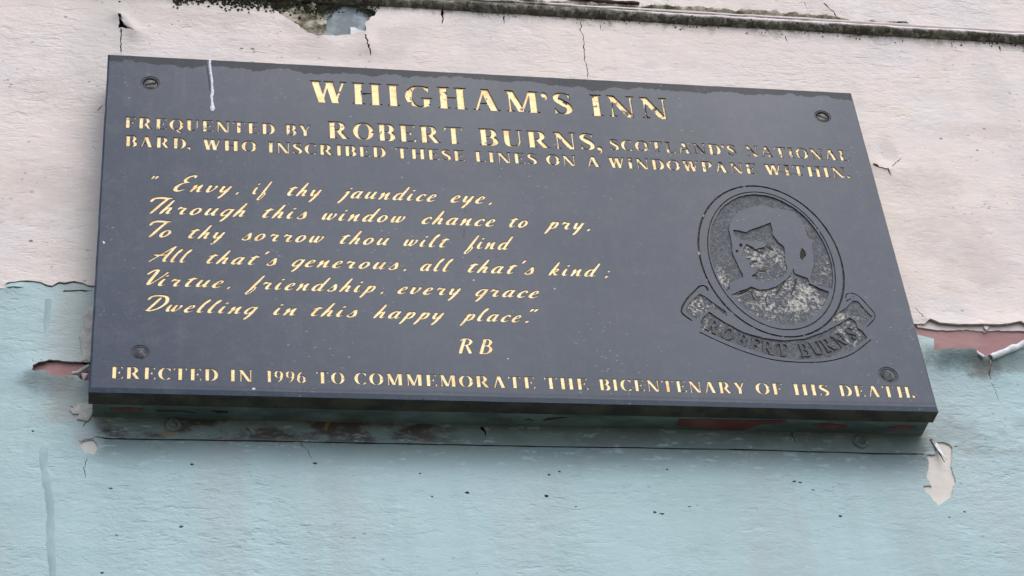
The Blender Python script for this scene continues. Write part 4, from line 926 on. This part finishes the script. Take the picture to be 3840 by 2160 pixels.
# decayed corner under the moulding
crp = jag(W(ZG, [(250, -120), (300, 120), (560, 330), (780, 400), (830, 290), (835, 190), (880, 100), (930, 60), (960, -120)]), .005, .002, 81)
n_ = len(crp)
V, Ed, F, _a, _b, _c = delaunay_2d_cdt([Vector(q) for q in crp] + [Vector((random.uniform(min(p[0] for p in crp), max(p[0] for p in crp)), random.uniform(min(p[1] for p in crp), max(p[1] for p in crp)))) for _ in range(900)], [], [list(range(n_))] if area(crp) > 0 else [list(range(n_))[::-1]], 1, 1e-7)
child(link('crumbling_plaster', mesh('crumbling_plaster', [(v[0], DY + .0012 - .0060 * noise.fractal(Vector((v[0] * 70, v[1] * 70, 2)), .8, 2, 5), v[1]) for v in V], [tuple(f) for f in F], smooth=True), None, (M['crust'],)), wall)
plate('grey_blue_undercoat', W(ZG, [(790, -80), (800, 360), (1240, 345), (1340, 120), (1200, -80)]), M['greyblue'], DY + .0030, amp=.002)
plate('pale_undercoat_flake', W(ZG, [(1065, 260), (1110, 262), (1160, 285), (1205, 290), (1215, 325), (1070, 332)]), M['curl'], DY + .0008)

# --- curled flakes
def flake(A, B, C, mat, parent=wall, curl=.010, name='paint_flake', y=DY, n=8):
    """triangle/strip of paint hinged along A-B whose free point C bends away from the wall"""
    vs = []; fs = []
    for i in range(n + 1):
        t = i / n
        for k in range(5):
            s = k / 4
            hx, hz = A[0] + (B[0] - A[0]) * s, A[1] + (B[1] - A[1]) * s
            x = hx + (C[0] - hx) * t; z = hz + (C[1] - hz) * t
            vs.append((x, y - .0006 - curl * t * t + .0006 * noise.noise(Vector((x * 200, z * 200, 5))), z))
    for i in range(n):
        for k in range(4): a = i * 5 + k; fs.append((a, a + 1, a + 6, a + 5))
    o = link(name, mesh(name, vs, fs, smooth=True), None, (mat,)); child(o, parent)
    md = o.modifiers.new('thickness', 'SOLIDIFY'); md.thickness = .0007; md.offset = 0
    return o
def roll(path, r, mat, parent=wall, name='curled_paint_edge', y=DY, turns=.7):
    """edge of a coat rolled into a thin scroll along a path of (x, z)"""
    vs = []; fs = []; m = 9; n = len(path)
    for i, (x, z) in enumerate(path):
        a = path[max(i - 1, 0)]; b = path[min(i + 1, n - 1)]; dx, dz = b[0] - a[0], b[1] - a[1]; l = math.hypot(dx, dz) or 1
        nx, nz = -dz / l, dx / l; rr = r * (1 + .3 * noise.noise(Vector((x * 90, z * 90, 4))))
        for k in range(m):
            an = -math.pi / 2 + 2 * math.pi * turns * k / (m - 1)
            vs.append((x + nx * rr * math.cos(an), y - rr - rr * math.sin(an), z + nz * rr * math.cos(an)))
    for i in range(n - 1):
        for k in range(m - 1): a = i * m + k; fs.append((a, a + 1, a + m + 1, a + m))
    o = link(name, mesh(name, vs, fs, smooth=True), None, (mat,)); child(o, parent)
    md = o.modifiers.new('thickness', 'SOLIDIFY'); md.thickness = .0006; md.offset = 0
    return o
a = W(ZA, [(800, 195), (985, 402), (838, 300)]); flake(a[0], a[1], a[2], M['curl'], curl=.006)
def dens(p, k=6): return [(p[i][0] + (p[i + 1][0] - p[i][0]) * j / k, p[i][1] + (p[i + 1][1] - p[i][1]) * j / k) for i in range(len(p) - 1) for j in range(k)] + [p[-1]]
roll(dens(onp(ZR([(1140, 690), (1250, 648), (1420, 575), (1620, 500)]), DY - .011)), .0040, M['curl'], y=DY - .006)
roll(dens(onp(ZR([(925, 600), (985, 650), (1048, 690)]), DY - .011)), .0018, M['curl'], y=DY - .0095)
roll(dens(onp(ZQ([(780, 1160), (840, 1155), (900, 1120), (970, 1075)]), DY - .004)), .0022, M['caulk'], y=DY - .001)
a = onp(ZQ([(880, 1150), (965, 1160), (905, 1240)]), DY - .004); flake(a[0], a[1], a[2], M['cream'], curl=-.004, y=DY - .003)
a = onp(ZY([(320, 315), (380, 350), (430, 520)]), DY - .004); flake(a[0], a[1], a[2], M['curl'], curl=.010)
a = onp(ZY([(312, 312), (350, 345), (418, 525)]), DY - .002); flake(a[0], a[1], a[2], M['bare'], curl=.004)
a = onp(ZR([(1035, 262), (1130, 262), (1065, 350)]), DY); flake(a[0], a[1], a[2], M['oldwhite'], curl=.004)
a = onp(ZG([(1130, 60), (1240, 80), (1310, 130)]), DY); flake(a[0], a[1], a[2], M['crust'], curl=.006)

# --- sealant smeared down the left side of the plaque
sl = jag(W(ZQ, [(940, 470), (1040, 400), (1060, 1040), (870, 1040), (880, 900), (860, 760), (905, 640)]), .005, .0025, 91)
plate('sealant_smear', sl, M['caulk'], DY - .0022, amp=.001)
s2 = jag(onp([(292, 1518), (318, 1490), (320, 1440), (345, 1430), (345, 1568), (318, 1588), (300, 1578), (282, 1560), (262, 1545), (270, 1525)], DY), .003, .0035, 92)
plate('sealant_smear', s2, M['caulk'], DY - .0022, amp=.001)

# --- a painted-over vertical seam left of the plaque
seam = [(*hit(x, y, DY), .0085) for x, y in [(166, 1680), (163, 1730), (172, 1800), (186, 1870), (190, 1930), (188, 2000), (193, 2080), (198, 2170), (203, 2300)]]
o = ribbon('painted_seam', seam, M['seam'], DY + .0001, .0005, wall, True)
seam = [(*hit(x, y, DY), .0070) for x, y in [(182, 1120), (176, 1200), (172, 1290), (171, 1345)]]
ribbon('painted_seam', seam, M['seam'], DY + .0001, .0004, wall, True)

# --- painted-over screws under the plaque
for i, (px, py, r) in enumerate([(650, 1594, .0085), (3228, 1657, .0085)]):
    cx, cz = hit(px, py, DY); n = 28; vs = []; fs = []
    prof = [(1.0, .002), (.97, -.0012), (.80, -.0024), (.62, -.0026), (.56, -.0014), (.40, -.0012), (.32, -.0024), (.12, -.0026)]
    for rr, y in prof: vs += [(x, DY + y + .0004 * noise.noise(Vector((x * 300, z * 300, i))), z) for x, z in disc_pts(cx, cz, r * rr, n)]
    for k in range(len(prof) - 1):
        for j in range(n): fs.append((k * n + j, k * n + (j + 1) % n, (k + 1) * n + (j + 1) % n, (k + 1) * n + j))
    vs.append((cx, DY - .0026, cz))
    for j in range(n): fs.append(((len(prof) - 1) * n + j, (len(prof) - 1) * n + (j + 1) % n, len(vs) - 1))
    child(link('painted_screw', mesh('painted_screw', vs, fs, smooth=True), None, (M['tealscrew'],)), wall)

# ------------------------------------------------------------------ moulding along the top
lo = [hit(*p, DY) for p in [(1416, 23), (1900, 50), (2900, 117), (3840, 168)]]; zm = sum(p[1] for p in lo) / 4
print('moulding lower edge', zm, [round(p[1], 4) for p in lo])
prof = [(.0, .0), (-.0035, .0004), (-.0068, .0026), (-.0086, .0056), (-.0088, .0078), (-.0074, .0108), (-.0045, .0126), (-.0022, .0130), (-.0020, .0138), (-.0048, .0148), (-.0058, .0166), (-.0050, .0184), (-.0030, .0194), (-.0010, .0198), (.0010, .0200)]
nx = 330; vs = []; fs = []; m = len(prof)
for i in range(nx + 1):
    x = WX0 + (WX1 - WX0) * i / nx
    rot = max(0, min(1, (.30 - x) / .5))
    for k, (py_, pz) in enumerate(prof):
        nn = noise.noise(Vector((x * 40, pz * 120, 3))); n2 = noise.noise(Vector((x * 110, pz * 300, 7)))
        vs.append((x, DY + py_ * 1.12 + (.0010 + .0018 * rot) * nn + .0006 * n2 * (0.4 + rot), zm + pz * 1.12 + (.0005 + .0012 * rot) * noise.noise(Vector((x * 30, pz * 50, 9)))))
for i in range(nx):
    for k in range(m - 1): a = i * m + k; fs.append((a, a + m, a + m + 1, a + 1))
mme = mesh('moulding', [(x, y - 0, z - zm) for x, y, z in vs], fs, smooth=True)
mould = link('moulding', mme, None, (M['mossy'],)); mould.location = (0, 0, zm); child(mould, wall)
# crusted paint left standing above the moulding
def crust_line(x0, x1, zc, wd, mat, name, seed):
    vs = []; fs = []; n = int((x1 - x0) / .0025); m = 6
    for i in range(n + 1):
        x = x0 + (x1 - x0) * i / n; e = min(1, i / 8, (n - i) / 8)
        for k in range(m):
            t = k / (m - 1); wv = wd * (.6 + .7 * noise.noise(Vector((x * 60, seed, 0))) + .4) * e
            vs.append((x, DY - .0006 - .0052 * math.sin(math.pi * t) * e * (.6 + noise.noise(Vector((x * 90, t * 4, seed))) * .9 + .2), zc + (t - .3) * wv + .003 * noise.noise(Vector((x * 150, t * 3, seed))) + .0015 * noise.noise(Vector((x * 420, t * 5, seed)))))
    for i in range(n):
        for k in range(m - 1): a = i * m + k; fs.append((a, a + m, a + m + 1, a + 1))
    child(link(name, mesh(name, vs, fs, smooth=True), None, (mat,)), wall)
zt = zm + .0235
crust_line(hit(2380, 30, DY)[0], hit(3180, 60, DY)[0], zt + .002, .012, M['crust'], 'crusted_paint', 2)
crust_line(hit(1900, 10, DY)[0], hit(2420, 20, DY)[0], zt, .007, M['crust'], 'crusted_paint', 5)
crust_line(hit(3200, 60, DY)[0], hit(3440, 80, DY)[0], zt - .002, .006, M['crust'], 'crusted_paint', 8)
# long lifted lip of old paint above the moulding
lip = [(hit(x, y, DY)) for x, y in [(2130, -2), (2220, 8), (2300, 14), (2395, 20)]]
roll(dens(lip), .0026, M['bare'], name='lifted_paint_lip')
# moss and lichen growing on the underside of the moulding and in the crumbling corner
def clumps(name, pts, mat, parent):
    vs = []; fs = []
    for x, y, z, r in pts:
        k = len(vs); a0 = random.random() * 6.28
        for j in range(5):
            a = a0 + j * 1.257; rr = r * random.uniform(.7, 1.2); vs.append((x + rr * math.cos(a), y + r * .3, z + rr * math.sin(a)))
        vs.append((x + random.uniform(-.3, .3) * r, y - r * .9, z + random.uniform(-.3, .3) * r))
        for j in range(5): fs.append((k + j, k + (j + 1) % 5, k + 5))
    o = link(name, mesh(name, vs, fs), None, (mat,)); child(o, parent); o['kind'] = 'stuff'; return o
ms = []
for i in range(3400):
    x = random.uniform(-.75, WX1); d = noise.noise(Vector((x * 9, 2, 2))) + .35 * noise.noise(Vector((x * 40, 2, 6)))
    left = x < .05
    if random.random() > .35 + d * .9 + (.25 if left else 0): continue
    if random.random() < .72:
        z = zm + random.uniform(-.0015, .006); y = DY - random.uniform(.004, .011)
    else:
        z = zm - abs(random.gauss(0, .0045 if not left else .007)); y = DY - .0006
    ms.append((x, y, z, random.uniform(.0006, .0017)))
xa = hit(650, 10, DY)[0]; xb = hit(1420, 20, DY)[0]
for i in range(2600):
    x = random.uniform(xa, xb); dn = noise.noise(Vector((x * 22, 5, 5)))
    z = zm - abs(random.gauss(0, .006 + .010 * max(0, dn + .2)))
    if random.random() < .5 + dn: ms.append((x, DY - .0008, z, random.uniform(.0006, .0022)))
clumps('moss', ms, M['moss'], wall)
print('built in', round(time.time() - T0, 1), 's, objects', len(bpy.data.objects))
